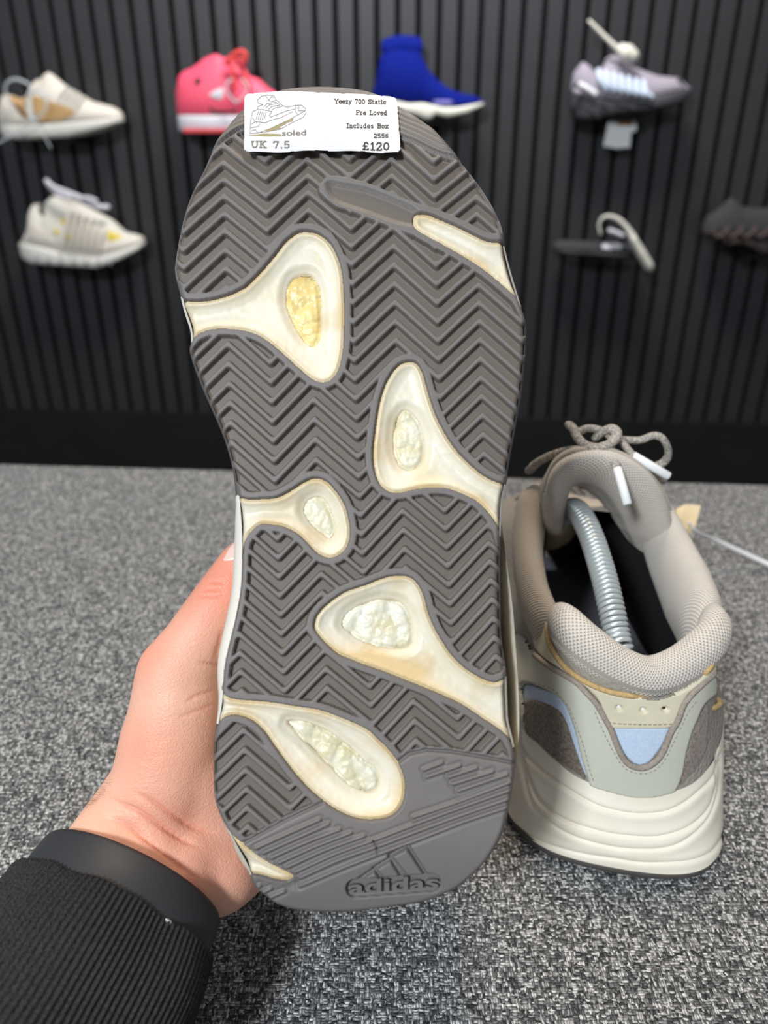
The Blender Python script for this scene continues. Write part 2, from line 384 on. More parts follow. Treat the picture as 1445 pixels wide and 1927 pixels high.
# ================================================================ HELD SHOE
Z0S, KS = 0.2405, 0.12
def sole_depth(px, py):
    px = np.asarray(px, float); py = np.asarray(py, float)
    d = Z0S/(1+KS*(py-CY)/F)
    t = np.clip((345-py)/187, 0, 1.2); d = d+0.020*t**2+0.008*t**4
    t = np.clip((py-1560)/160, 0, 1.3); d = d+0.006*t**2
    return d
NS = -(FW+(-KS)*UP*-1); NS = -(FW - KS*UP); NS /= np.linalg.norm(NS)       # outward (towards the viewer) sole normal
def sole_pt(px, py, h=0.0):
    return cam_pt(px, py, sole_depth(px, py))+np.asarray(h, float)[..., None]*NS
OUTL = spline([(594,158),(544,161),(519,167.5),(494.5,177.5),(459.5,197),(439.6,217),(419.6,242),(404.7,259.6),(392,284),(380,312),(357,357),(342.4,399),(332.5,441.5),(325,486),(325,509),(332.5,538.6),(341,575),(353,612),(355,637),(352,650),(357,672),(372,712),(387,747),(407,791.6),(422,831.5),(434,877),(443,928.6),(447.5,982),(449,1013),(448.5,1054.6),(446,1106),(437,1158),(425,1210),(417,1245.6),(413,1283),(411.4,1314),(408,1340),(401.4,1378),(398,1413),(398,1465),(400,1507),(405.6,1527.6),(417,1554),(437.7,1596),(458.5,1633),(467,1655),(477,1677),(498,1693.7),(518.7,1708),(551.7,1718.5),(600,1723),(660,1722.5),(721,1716),(791.8,1705),(836,1690),(869,1672),(909,1636.6),(935.7,1599),(951,1565.8),(960,1526),(969,1475),(972,1439.6),(971,1410),(960,1364),(957.8,1330),(955.6,1275),(953.4,1251),(945.6,1195.7),(944.5,1129),(943.4,1062.9),(944.5,1007.5),(949,940),(955,908.7),(961,863.9),(971,809),(983.8,739),(988.8,689.5),(992.5,652),(992.5,602),(986,577),(977.6,548.6),(961.4,493.8),(952,454),(949,426.5),(939,399),(921.5,366.7),(899,334),(872,300),(846.8,269.6),(819.4,239.7),(799.4,224.7),(777,209.8),(752,194.8),(729.7,182),(709.8,172.4),(679.9,163.7),(640,159.5)], True, 3)
POD = [
 [(325,545),(345,563.7),(382,565),(419.6,557.4),(454.5,542.5),(469.5,531),(494,506),(519,476),(536.7,454),(559,436.5),(579,434),(599,439),(619,455),(631,476),(641,506),(645,548.6),(646,590),(644,652),(636,689.5),(624,709.4),(606.5,716.4),(586.6,709.4),(556.7,684.5),(524,654.6),(494.4,632),(464.5,619.7),(429.6,615.5),(399.7,616),(374.8,623.5),(357.4,637),(345,650),(325,640)],
 [(779.5,411.6),(782,404),(789.5,401),(804.4,401.6),(829,411.6),(859,424),(889,439),(909,449),(926.5,453.4),(951.4,452.7),(975,452),(990,500),(1000,560),(994,588),(985,575),(973.8,557),(961,546),(926.5,516),(889,489),(846.8,464),(814.4,446.5),(792,434),(781,424)],
 [(772,679.5),(784.5,684.5),(794.5,702),(802,729),(814.4,769),(829,801.6),(851.8,839),(876.7,866.4),(904,891),(931.5,906),(951.4,910),(975,908),(970,1010),(950,1020),(943.4,1003),(934.6,983),(919,961),(899,941),(889,935),(864,923.7),(839.3,916),(809.4,915),(779.5,918.7),(752,925),(732,922.4),(714.7,908.7),(705.3,883.8),(702.3,851.4),(707.3,801.6),(714.7,756.7),(724.7,724.4),(742,694.5),(757,683)],
 [(425,920),(445,932),(454,937),(470.6,940.4),(493.4,939),(519,937),(544,925),(569,908.7),(589,900),(606.5,902.5),(621.4,913.7),(643,942.5),(653,971.5),(657,1002.7),(652,1025.5),(640.8,1040),(624,1048),(607.6,1045),(591,1033.8),(572,1013),(553.6,998.5),(533,989),(510,985),(489,984.4),(472.7,996.4),(460,1013),(454.4,1033.8),(452,1065),(450,1096),(444,1148),(436,1175),(423,1226.9),(416.6,1262),(414.6,1287),(405,1287),(405,1200),(425,1080),(430,1000)],
 [(591,1179),(597,1158),(618,1135.5),(649,1114.8),(686.5,1102),(726.4,1087),(755,1084),(775,1089.4),(788.4,1105),(797.3,1124.9),(803.9,1151.4),(815,1180),(830.5,1206.8),(848,1233),(870.4,1255.5),(892.5,1271),(914.7,1282),(934.6,1285.4),(954.5,1275.4),(975,1270),(985,1400),(975,1420),(957.9,1388),(935.7,1368.7),(909,1351),(882.6,1333),(859.3,1319.7),(815,1299.8),(770.7,1282),(726.4,1264.4),(682,1248.9),(660,1240),(638.7,1231),(618,1214.4),(599,1193.6)],
 [(395,1295),(414.5,1301.6),(420.8,1310),(441.5,1318),(503.8,1323),(556,1331.4),(597.6,1337.6),(639,1352),(688,1374),(709.9,1393),(732,1415),(747.5,1437),(758.6,1464),(760.8,1488),(756,1512.6),(740.9,1532.6),(718.7,1541.4),(692,1543.6),(665,1539),(635,1525.5),(610,1509),(583,1486),(556,1457),(535.3,1430),(514.6,1401),(493.8,1372),(473,1355.3),(452.3,1347),(437.7,1345),(421,1349),(408.7,1361.5),(402.9,1372),(385,1390),(385,1310)],
 [(405,1530),(417,1553.6),(431.5,1569),(452.3,1587.8),(483.4,1612.7),(514.6,1631.4),(547.8,1648),(546,1655),(535.3,1658.4),(514.6,1655.3),(489.6,1648),(473,1647),(463,1655),(440,1640),(420,1590)],
]
POD = [spline(p, True, 3) for p in POD]
WIN = {0: [(569,508),(584,511),(594,528.7),(597.8,545),(600,590),(597.8,622),(591.6,638),(584,641),(571.6,632),(556.7,609.8),(541.7,577),(538,552),(541.7,528.7),(551.7,513.7)],
 2: [(759.6,768.7),(772,771.7),(784.5,786.6),(793,806.6),(797,834),(795.7,859),(787,871),(772,877.6),(757,873.8),(747,856.4),(742.6,834),(743.4,809),(747,786.6)],
 3: [(572,957),(576.5,942.5),(591,934.6),(603.5,936),(613.8,948.7),(622,971.5),(626.7,990),(622,1003),(616,1006.8),(601.4,996.4),(586.8,984),(576.5,969.4)],
 4: [(660,1151.4),(682,1138),(717.6,1129.3),(744,1131.5),(759.6,1142.6),(770.7,1164.7),(775,1189),(773,1211),(761.9,1219),(742,1220),(704,1213.4),(671,1200),(655.3,1187.4),(645,1177),(649,1162.5)],
 5: [(538.4,1364.6),(547.8,1361.5),(576.8,1366.7),(610,1380),(635,1396.8),(659.9,1416),(683,1440),(698.8,1448),(708.8,1464),(711,1479.4),(703,1492.7),(690,1496),(670,1489),(647,1473.6),(618,1444.6),(587,1415.5),(556,1384)]}
WIN = {k: spline(v, True, 3) for k, v in WIN.items()}
BUMPER = spline([(360,300),(395,281),(425,258),(459.5,238),(540,222),(620,217),(700,230),(753,254),(779.5,264.6),(824,285.8),(856.7,294.5),(875,302)], False, 4)
BUMP_POLY = np.vstack([BUMPER, [(900,290),(900,120),(350,120),(340,290)]])
SLOT_OUT = spline([(609,334),(626,328),(640,329),(665,334.4),(702,345.6),(744.6,364),(789.5,381.7),(820,392),(860,412),(840,470),(800,452),(764.6,439),(714.7,420),(677,405),(651,395),(631.4,389),(606.5,369),(597.8,354)], True, 3)
SLOT_IN = spline([(616.5,347),(628,343),(640,346),(689.8,356),(739.7,375),(779.5,394),(784,408),(778,420),(745,415),(689.8,395),(640,378),(622,364)], True, 3)
HEEL_L = np.array([(452.3,1590),(480,1576),(540,1543),(606,1512)]); HEEL_R = np.array([(747.5,1436),(769.6,1419),(802.9,1412),(847,1415),(891.4,1422),(935.7,1430),(972,1438)])
HEEL_SM = np.vstack([[(380,1625)], HEEL_L, [(660,1480), (720,1450)], HEEL_R, [(1010,1445),(1010,1760),(380,1760)]])
RIBS = [[(798.4,1448),(831.6,1435)],[(802.9,1461.7),(864.9,1440.7)],[(845,1461.7),(895.9,1445)],[(851.6,1475),(926.9,1451.8)],[(862.6,1488),(953.4,1457)],[(778.5,1537),(870,1506),(960,1471.7)],
 [(481.3,1596),(540,1569),(601.7,1542)],[(495.9,1604.4),(560,1576),(618,1550)],[(510.4,1613.7),(575,1585),(639,1560.8)],[(525,1623),(590,1594),(659.9,1567)],[(540.5,1631.4),(610,1600),(684.8,1573)],
 [(556,1640.7),(630,1607),(705,1580),(780,1551),(870,1518),(959,1487)],[(565.4,1651),(640,1617),(711,1592),(790,1562),(870,1533),(957.9,1502.7)],[(563.3,1667.7),(640,1635),(712,1607),(790,1578),(870,1547),(953.4,1519)],
 [(487,1668),(489,1667)],[(497,1678),(510,1672)],[(509,1688),(535,1677)]]
PK_X = ([300,700,1200,1480,1600],[419.5,429.6,449,463,467])
PK_Y = [(-3,200),(-2,232),(-1,266),(0,299.5),(1,330.6),(2,361.8),(3,395.4),(4,426.5),(5,462.7),(6,497.5),(10,639.7),(11,677),(12,714.4),(13,750.5),(14,787.9),(15,824.7),(16,863.9),(25,1186.4),(26,1222.7),(27,1258),(28,1294),(31,1405),(32,1443.5),(33,1480),(34,1515),(35,1550),(38,1655)]
def chevron(x, y):
    x0 = np.interp(y, *PK_X); P = np.interp(y, [900,1400], [158.5,162]); c = (x-x0)/P
    k = np.floor(c); f = c-k; t = 1-np.abs(2*f-1)           # 0 at peaks, 1 at valleys
    t = np.clip(t*1.06-0.03, 0, 1)
    A = np.interp(y, [350,700], [63,71.5])
    offs = []
    for ys, vs in (([0,1],[0,0]), ([350,800,1270],[-7,-6,-5]), ([350,630,950,1400],[-7,-7,-17,-17]), ([380,600,790,850,1050,1400],[2,-7,-14,-17,-29,-29]), ([380,600,790,850,1050,1400],[8,-7,-18,-22,-35,-38])):
        offs.append(np.interp(y, ys, vs))
    offs = np.array(offs); cc = np.clip(c, 0, 3.99); ki = cc.astype(int); fr = cc-ki
    ii = np.arange(x.size).reshape(x.shape)
    O = offs.reshape(5, -1); kf = ki.ravel(); off = (O[kf, np.arange(x.size)]*(1-fr.ravel())+O[kf+1, np.arange(x.size)]*fr.ravel()).reshape(x.shape)
    ye = y-A*t-off
    n = np.interp(ye, [b for a, b in PK_Y], [a for a, b in PK_Y]); per = 36.0
    return (n-np.floor(n))*per       # px below the sharp crest line, ridge occupies about 0..15
def chev_h(x, y):
    p = chevron(x, y)                # ridge between 1.5 and 13.5, groove elsewhere
    up = smoothstep(0.0, 3.2, p); dn = 1-smoothstep(12.5, 16.5, p)
    return up*dn                     # 1 on ridge
sd_out = lambda x, y: sdf(x, y, OUTL)
def sd_pods(x, y):
    m = np.full(np.shape(x), -1e3)
    for p in POD: m = np.maximum(m, sdf(x, y, p, 60))
    return m
def rubber_height(x, y):
    so = sd_out(x, y); sp = -sd_pods(x, y)               # distance outside pods
    ridge = chev_h(x, y)
    rim = 1-smoothstep(13.5, 16.5, sp)
    slot = sdf(x, y, SLOT_OUT, 40); rim = np.maximum(rim, smoothstep(-1.5, 1.5, slot))
    bd = sdf(x, y, BUMP_POLY, 60); rim = np.maximum(rim, smoothstep(-7, -4.5, bd))
    hs = sdf(x, y, HEEL_SM, 60); rim = np.maximum(rim, smoothstep(-8, -5.5, hs))
    # thin edge rim on the toe flanks only
    er = (1-smoothstep(4, 7, so))*np.where((y < 560), 1.0, 0.0)
    er = np.maximum(er, (1-smoothstep(5, 8, so))*np.where((y > 1230) & (y < 1330) & (x < 600), 1, 0))
    er = np.maximum(er, (1-smoothstep(5, 8, so))*np.where((y > 1495) & (x < 600), 1, 0))
    rim = np.maximum(rim, er)
    solid = np.maximum(ridge, rim)
    h = -0.0021*(1-solid)
    grime = (1-solid)*0.85+0.15*hash_noise(x*0.05, y*0.05, 4)*solid
    # slot: shallow smooth trough
    si = sdf(x, y, SLOT_IN, 30); h = np.where(si > -9, h-0.0012*smoothstep(-7, 5, si), h); grime = np.where(si > -4, np.maximum(grime, 0.75*smoothstep(-4, 6, si)), grime)
    # heel: fine ribs, groove line at the border of the smooth field
    g = dist_line(x, y, HEEL_L); h = h-0.0011*np.exp(-(g/3.0)**2); g = dist_line(x, y, HEEL_R); h = h-0.0013*np.exp(-(g/3.2)**2)
    lo = y > 1425
    if lo.any():
        for r in RIBS:
            d = dist_line(x[lo], y[lo], spline(r, False, 4) if len(r) > 2 else np.array(r)); hh = h[lo]
            hh += 0.00075*np.exp(-(d/3.0)**2)-0.00035*np.exp(-((d-6.5)/2.5)**2); h[lo] = hh
        # torn nick
        d = dist_line(x, y, np.array([(702,1582),(708,1590),(711,1607)])); h = h-0.0012*np.exp(-(d/1.6)**2)
        # dimple beside the little cream tongue
        d = np.hypot((x-552)/14, (y-1664)/9); h = h-0.0012*np.exp(-d**2)
        # logo well: pill and three bars sunk
        pill = dist_line(x, y, np.array([(668,1673),(813,1662)])); w0 = 1-smoothstep(15.5, 18.5, pill)
        bars = np.zeros(x.shape)
        for P in ([(670,1660),(705,1637),(722,1662),(690,1672)], [(703,1636),(735,1617),(762,1660),(728,1664)], [(733,1612),(767,1594),(806,1655),(771,1660)]):
            b = sdf(x, y, np.array(P), 30); bars = np.maximum(bars, np.exp(-(b/3.0)**2)*1.0)
        well = np.maximum(w0, np.where(y < 1662, bars, 0)); h = h-0.0019*well
    # toe bumper: fine running stripes
    tb = bd > 0
    if tb.any():
        dd = dist_line(x, y, BUMPER); h = np.where(tb, 0.0005+0.0007*(0.5+0.5*np.sin(dd/8.2*2*np.pi)), h); h = h-0.0011*np.exp(-(dd/3)**2)
        grime = np.where(tb, 0.35, grime)
    # fall away at the pod walls and the outer edge
    h = h-0.0019*(1-smoothstep(0.0, 2.6, sp))
    e = np.clip(1-so/13.0, 0, 1); h = h-0.0034*e**2.2
    return h, grime
def biggest(f, n):
    lab = np.arange(n)
    for _ in range(4000):
        m = lab[f].min(1); new = lab.copy(); np.minimum.at(new, f.ravel(), np.repeat(m, f.shape[1])); new = new[new]
        if (new == lab).all(): break
        lab = new
    L = lab[f[:, 0]]; v, c = np.unique(L, return_counts=True); return f[L == v[c.argmax()]]
def grid_object(name, sd_fn, bbox, step, hfn, material, parent, surf=sole_pt, attr=None):
    x, y, f = region_grid(sd_fn, bbox, step)
    r = hfn(x, y); h, g = r if isinstance(r, tuple) else (r, None)
    P = surf(x, y, h)
    if surf is not sole_pt:
        el = np.max(np.stack([np.linalg.norm(P[f[:, i]]-P[f[:, (i+1) % 4]], axis=1) for i in range(4)]), axis=0); f = f[el < 4*np.median(el)+1e-4]; f = biggest(f, len(P))
    us, inv = np.unique(f.ravel(), return_inverse=True); f = inv.reshape(-1, 4); P = P[us]; g = None if g is None else g[us]
    o = mesh(name, P, f, material, parent)
    if g is not None: set_attr(o, 'grime', g)
    return o
shoe = empty('held_trainer', tuple(sole_pt(690., 1715.)), 'held trainer, its worn grey herringbone outsole with cream foam windows facing the viewer', 'shoe', 'pair of grey chunky trainers')
outsole = grid_object('outsole', lambda x, y: np.minimum(sd_out(x, y), -sd_pods(x, y)), (320,150,1000,1730), 1.9, rubber_height, M['rubber'], shoe)
def pod_h(i):
    P = POD[i]; Wn = WIN.get(i)
    def f(x, y):
        s = sdf(x, y, P, 200); so = sd_out(x, y)
        lip = np.exp(-((s-5)/4.0)**2)*0.0007
        h = -0.0017+lip-0.0010*smoothstep(6, 26, s)
        g = 0.75*np.exp(-(s/7.0)**2)+0.5*smoothstep(.45, .9, hash_noise(x*.02+i*3, y*.02, 7+i))
        if Wn is not None:
            dw = -sdf(x, y, Wn, 80)
            h = h-0.0016*(1-smoothstep(3, 20, dw))-0.0012*(1-smoothstep(-1, 4, dw)); g = g+0.5*(1-smoothstep(0, 6, dw))
        if i == 4: g = g+0.9*smoothstep(1190, 1260, y+0.0*x)*smoothstep(900, 720, x)*(1-smoothstep(20, 60, s))
        e = np.clip(1-so/14.0, 0, 1); h = h-0.0045*e**2
        h = h+0.00012*(hash_noise(x*.12, y*.12, 3)-.5)
        return h, np.clip(g, 0, 1)
    return f
for i, P in enumerate(POD):
    Wn = WIN.get(i)
    def sd(x, y, P=P, Wn=Wn):
        s = np.minimum(sdf(x, y, P, 60)+2.5, sd_out(x, y))
        if Wn is not None: s = np.minimum(s, -sdf(x, y, Wn, 60)+0.0)
        return s
    P2 = P; bb_ = (max(P2[:, 0].min(), 390 if i in (3, 5, 6) else 320)-4, P2[:, 1].min()-4, min(P2[:, 0].max(), 1000)+4, P2[:, 1].max()+4)
    grid_object('midsole_window', sd, bb_, 2.6, pod_h(i), M['pod'], shoe)
    if Wn is not None:
        rs = np.random.RandomState(i+5); c = []
        for _ in range(24):
            c.append((rs.uniform(Wn[:, 0].min(), Wn[:, 0].max()), rs.uniform(Wn[:, 1].min(), Wn[:, 1].max())))
        c = np.array(c)
        def fh(x, y, Wn=Wn, c=c, i=i):
            s = sdf(x, y, Wn, 80); d = np.min(np.hypot(x[:, None]-c[None, :, 0], y[:, None]-c[None, :, 1]), axis=1)
            return -0.0052+0.0011*(1-np.clip(d/22, 0, 1)**2)-0.0006*(1-smoothstep(0, 5, s))+.0003*hash_noise(x*.2, y*.2, 2)
        grid_object('foam_core', lambda x, y, Wn=Wn: sdf(x, y, Wn, 60)+2.5, (Wn[:, 0].min()-4, Wn[:, 1].min()-4, Wn[:, 0].max()+4, Wn[:, 1].max()+4), 2.2, fh, M['pellet_amber'] if i == 0 else M['pellet'], shoe)
# small nicks and specks left out of the geometry; embossed word in the pill
def text_mesh(s, size=1.0, offset=0.0, shear=0.0):
    c = bpy.data.curves.new('t', 'FONT'); c.body = s; c.size = size; c.offset = offset; c.resolution_u = 3; c.shear = shear
    o = bpy.data.objects.new('t', c); sc.collection.objects.link(o); dg = bpy.context.evaluated_depsgraph_get()
    me = bpy.data.meshes.new_from_object(o.evaluated_get(dg)); V = np.array([v.co[:] for v in me.vertices]); Fc = [tuple(p.vertices) for p in me.polygons]
    bpy.data.objects.remove(o); bpy.data.meshes.remove(me); return V, Fc
def solid_flat(x, y, Fc, surf, h0, h1):
    """a flat px-space mesh raised between two heights over a surface, with side walls"""
    n = len(x); A = surf(x, y, np.full(n, h1)); B = surf(x, y, np.full(n, h0))
    ed = {}
    for f in Fc:
        for i in range(len(f)):
            a, b = f[i], f[(i+1) % len(f)]; ed[(a, b)] = ed.get((a, b), 0)+1
    F2 = [tuple(f[::-1]) for f in Fc]
    for (a, b) in ed:
        if (b, a) not in ed: F2.append((a, b, b+n, a+n))
    return np.vstack([A, B]), F2
V, Fc = text_mesh('adidas', 1.0, 0.02)
w_ = V[:, 0].max()-V[:, 0].min(); u = (V[:, 0]-V[:, 0].min())/w_; vh = V[:, 1]/V[:, 1].max()
tx = 656+u*169; ty = 1683-11.5*u-vh*25
Vv, F2 = solid_flat(tx, ty, Fc, sole_pt, -0.0014, -0.0001)
mesh('logo_lettering', Vv, F2, M['sole_dark'] if False else M['rubber'], shoe, False)

# body behind the sole: midsole wall, then the upper grows from the table trainer's parts further down
def shoe_side():
    n = len(OUTL); P0 = sole_pt(OUTL[:, 0], OUTL[:, 1], np.full(n, -0.0030))
    c = P0.mean(0); rad = P0-c; rad -= np.outer(rad@NS, NS)
    T = np.roll(P0, -2, 0)-np.roll(P0, 2, 0); out = np.cross(T, NS); out /= np.linalg.norm(out, axis=1)[:, None]
    sgn = np.sign((out*rad).sum(1).mean()); out *= sgn
    for _ in range(3): out = (np.roll(out, 1, 0)+out+np.roll(out, -1, 0)); out /= np.linalg.norm(out, axis=1)[:, None]
    y = OUTL[:, 1]; x = OUTL[:, 0]
    left = np.exp(-((y-1130)/190.0)**4)*(x < 600)*1.0
    toe = smoothstep(420, 180, y)
    loops = []
    for h, e, l in ((0, -.0006, 0), (-.001, .0002, .3), (-.004, .0006, .9), (-.009, .0008, 1.0), (-.014, .0010, .8), (-.020, .0002, .5), (-.024, .0003, .3), (-.030, -.002, .1), (-.036, -.005, 0), (-.038, -.009, 0), (-.037, -.02, 0)):
        hh = h*(1-.25*toe)
        loops.append(P0+hh[:, None]*NS+(e+0.0026*l*left)[:, None]*out)
    loops.append(np.repeat((loops[-1].mean(0))[None], n, 0))
    V = np.vstack(loops); Fc = []; Fe = []
    edge = (sd_pods(x, y) < 3)&~((x < 600)&(y > 932)&(y < 1345))
    for k in range(len(loops)-1):
        for i in range(n):
            j = (i+1) % n; (Fe if k < 3 and edge[i] and edge[j] else Fc).append((k*n+i, k*n+j, (k+1)*n+j, (k+1)*n+i))
    def part(name, F_, m_):
        F_ = np.array(F_); us, inv = np.unique(F_.ravel(), return_inverse=True); return mesh(name, V[us], inv.reshape(-1, 4), m_, shoe)
    part('midsole', Fc, M['cream2'])
    # the rubber turns up over the edge between the cream openings: one strip per run
    Fe = np.array(Fe); col = Fe[:, 0] % n; runs = []; cur = []
    ok = edge&np.roll(edge, -1)
    idx = [i for i in range(n) if ok[i]]; start = next((i for i in range(n) if not ok[i]), 0); order = [(start+q) % n for q in range(n)]
    for i in order:
        if ok[i]: cur.append(i)
        elif cur: runs.append(cur); cur = []
    if cur: runs.append(cur)
    for r_ in runs: part('outsole_edge', Fe[np.isin(col, r_)], M['sole_dark'])
shoe_side()

# ---- sticker with its print
STK = np.vstack([spline([(468,183),(500,180),(539,178),(590,179.5),(644,182),(690,184),(735,188)], False, 4), spline([(742,190),(745.5,193),(747,199)], False, 3), spline([(750,240),(753,284)], False, 4), spline([(752.5,289),(750,292.5),(745,294)], False, 3), spline([(725,294),(690,292),(640,290.5),(600,289.5),(544,292),(500,292.5),(470,292.5)], False, 4), spline([(464.5,291),(461.5,288),(461,283)], False, 3), spline([(460.5,240),(461.5,192)], False, 4), [(462.5,187),(465,184)]])
def stk_pt(x, y, h=0.0):
    wv = 0.0003*np.sin((x-460)/290*2*np.pi*3.2)*smoothstep(255, 292, y)
    return sole_pt(x, y, np.asarray(h)+0.0019+wv)
stk = grid_object('price_sticker', lambda x, y: sdf(x, y, STK), (455,172,760,300), 2.2, lambda x, y: np.zeros(x.shape), M['sticker'], None, stk_pt)
tag(stk, 'white rectangular price label stuck across the toe of the held trainer', 'label')
# slab-serif stroke letters
def G(s): return [[tuple(map(float, p.split(','))) for p in st.split()] for st in s.split('|')]
GL = {
 'Y': (1, '0,1 .5,.5 1,1|.5,.5 .5,0|.3,0 .7,0|-.08,1 .2,1|.8,1 1.08,1'), 'P': (.9, '.15,0 .15,1|0,1 .6,1 .85,.88 .85,.62 .6,.5 .15,.5|0,0 .4,0'),
 'L': (.9, '.2,0 .2,1|0,1 .42,1|0,0 .85,0 .85,.25'), 'I': (.5, '.25,0 .25,1|0,1 .5,1|0,0 .5,0'), 'B': (.9, '.15,0 .15,1|0,1 .55,1 .8,.88 .8,.64 .55,.53 .15,.53|.55,.53 .85,.42 .85,.12 .6,0 0,0'),
 'S': (.85, '.8,.75 .8,.95|.8,.85 .55,1 .3,1 .08,.86 .08,.66 .3,.54 .6,.47 .8,.34 .8,.14 .6,0 .3,0 .06,.14|.06,.25 .06,.02'), 'U': (1, '.12,1 .12,.3 .3,.02 .65,.02 .83,.3 .83,1|-.03,1 .3,1|.68,1 1,1'),
 'K': (1, '.15,0 .15,1|0,1 .34,1|0,0 .34,0|.15,.42 .75,1|.6,1 .95,1|.36,.6 .8,0|.62,0 1,0'),
 'e': (.75, '.06,.36 .7,.36 .68,.58 .4,.7 .14,.6 .04,.34 .14,.08 .42,-.02 .7,.1'), 'z': (.7, '.06,.52 .06,.68 .62,.68 .06,0 .64,0 .64,.16'), 'y': (.75, '.08,.68 .38,.06|.7,.68 .3,-.2 .06,-.26|-.02,.68 .22,.68|.56,.68 .82,.68'),
 't': (.6, '.22,.95 .22,.14 .34,0 .55,.06|.02,.68 .52,.68'), 'a': (.75, '.1,.6 .36,.7 .58,.58 .58,.08 .74,0|.58,.4 .22,.38 .06,.2 .2,0 .42,.02 .58,.16'), 'i': (.45, '.2,.68 .2,0|.04,.68 .2,.68|.02,0 .4,0|.18,.98 .24,.88'),
 'c': (.72, '.64,.48 .64,.62 .38,.7 .12,.58 .04,.34 .14,.08 .4,-.02 .66,.1'), 'r': (.65, '.18,0 .18,.68|.02,.68 .18,.68|.18,.42 .4,.68 .6,.66|.02,0 .4,0'), 'o': (.75, '.36,.7 .1,.58 .04,.34 .12,.08 .38,-.02 .64,.1 .7,.34 .62,.58 .36,.7'),
 'v': (.75, '.08,.68 .38,0 .7,.68|-.02,.68 .24,.68|.54,.68 .82,.68'), 'd': (.78, '.6,1 .6,0 .76,0|.46,1 .6,1|.6,.5 .36,.7 .1,.56 .04,.32 .14,.06 .38,0 .6,.18'), 'n': (.8, '.16,0 .16,.68|.02,.68 .16,.68|.16,.46 .4,.7 .62,.56 .62,0|.02,0 .3,0|.5,0 .78,0'),
 'l': (.45, '.22,1 .22,0|.06,1 .22,1|.02,0 .42,0'), 'u': (.8, '.14,.68 .14,.14 .34,0 .58,.14|.58,.68 .58,0 .74,0|.02,.68 .14,.68'), 's': (.68, '.56,.62 .3,.7 .1,.56 .2,.4 .5,.32 .6,.16 .4,0 .08,.08'), 'x': (.78, '.08,.68 .68,0|.68,.68 .08,0|-.02,.68 .22,.68|.54,.68 .8,.68|-.02,0 .22,0|.54,0 .8,0'),
 '7': (.8, '.06,.8 .06,1 .74,1 .34,0'), '0': (.8, '.4,1 .14,.85 .06,.5 .14,.15 .4,0 .66,.15 .74,.5 .66,.85 .4,1'), '2': (.8, '.08,.78 .16,.96 .42,1 .68,.9 .68,.68 .08,.04 .08,0 .72,0 .72,.16'), '5': (.8, '.68,1 .14,1 .1,.56 .4,.62 .7,.48 .7,.16 .46,0 .08,.08'),
 '6': (.8, '.64,.92 .36,1 .12,.7 .08,.3 .2,.04 .46,0 .7,.16 .7,.42 .46,.56 .1,.4'), '1': (.6, '.08,.82 .32,1 .32,0|.06,0 .58,0'), '£': (.9, '.78,.8 .6,1 .34,.96 .26,.7 .36,.4 .28,.1 .08,0 .8,0 .8,.14|.08,.5 .62,.5'), '.': (.4, '.16,.1 .24,.0'), ' ': (.6, '')}
def strokes_mesh(strokes, wd, surf, h, name, material, parent):
    V = []; Fc = []
    for st in strokes:
        p = np.array(st, float)
        if len(p) < 2: continue
        for a, b in zip(p[:-1], p[1:]):
            d = b-a; l = np.hypot(*d)
            if l < 1e-6: continue
            d /= l; nrm = np.array([-d[1], d[0]])*wd/2; a2 = a-d*wd*.35; b2 = b+d*wd*.35; o = len(V)
            V += [a2+nrm, b2+nrm, b2-nrm, a2-nrm]; Fc.append((o, o+1, o+2, o+3))
    V = np.array(V); P = surf(V[:, 0], V[:, 1], np.full(len(V), h))
    return mesh(name, P, Fc, material, parent, False)
def word(s, x0, x1, base, cap, slope=0.0):
    tot = sum(GL[c][0]+.22 for c in s)-.22; k = (x1-x0)/tot; cur = 0; out = []
    for c in s:
        wd, g = GL[c]
        if g:
            for st in G(g): out.append([(x0+(cur+px_)*k, base-py_*cap+slope*((cur+px_)*k)) for px_, py_ in st])
        cur += wd+.22
    return out
for s, a in (('Yeezy 700 Static', (630.5,726,200.8,7.6,.018)), ('Pre Loved', (670.6,727.5,222.2,7.8,.015)), ('Includes Box', (653,730.6,247,8.0,.01)), ('2556', (703.5,730.6,265.6,7.0,0))):
    strokes_mesh(word(s, *a), 1.5, stk_pt, .00008, 'printed_line', M['ink'], stk)
strokes_mesh(word('£120', 682.5,732,287.6,13,.01), 2.6, stk_pt, .00008, 'printed_price', M['ink'], stk)
strokes_mesh(word('UK 7.5', 475.5,546,284.8,11.5,-.01), 2.4, stk_pt, .00008, 'printed_size', M['ink2'], stk)
V, Fc = text_mesh('soled', 1.0, 0.015); u = (V[:, 0]-V[:, 0].min())/np.ptp(V[:, 0]); vh = V[:, 1]/V[:, 1].max()
mesh('printed_name', stk_pt(532+u*45, 261.8-vh*9.8-u*1.0, np.full(len(u), .00008)), [f[::-1] for f in Fc], M['ink2'], stk, False)
def q(L): return [(440+a/4.25, 160+b/4.25) for a, b in L]
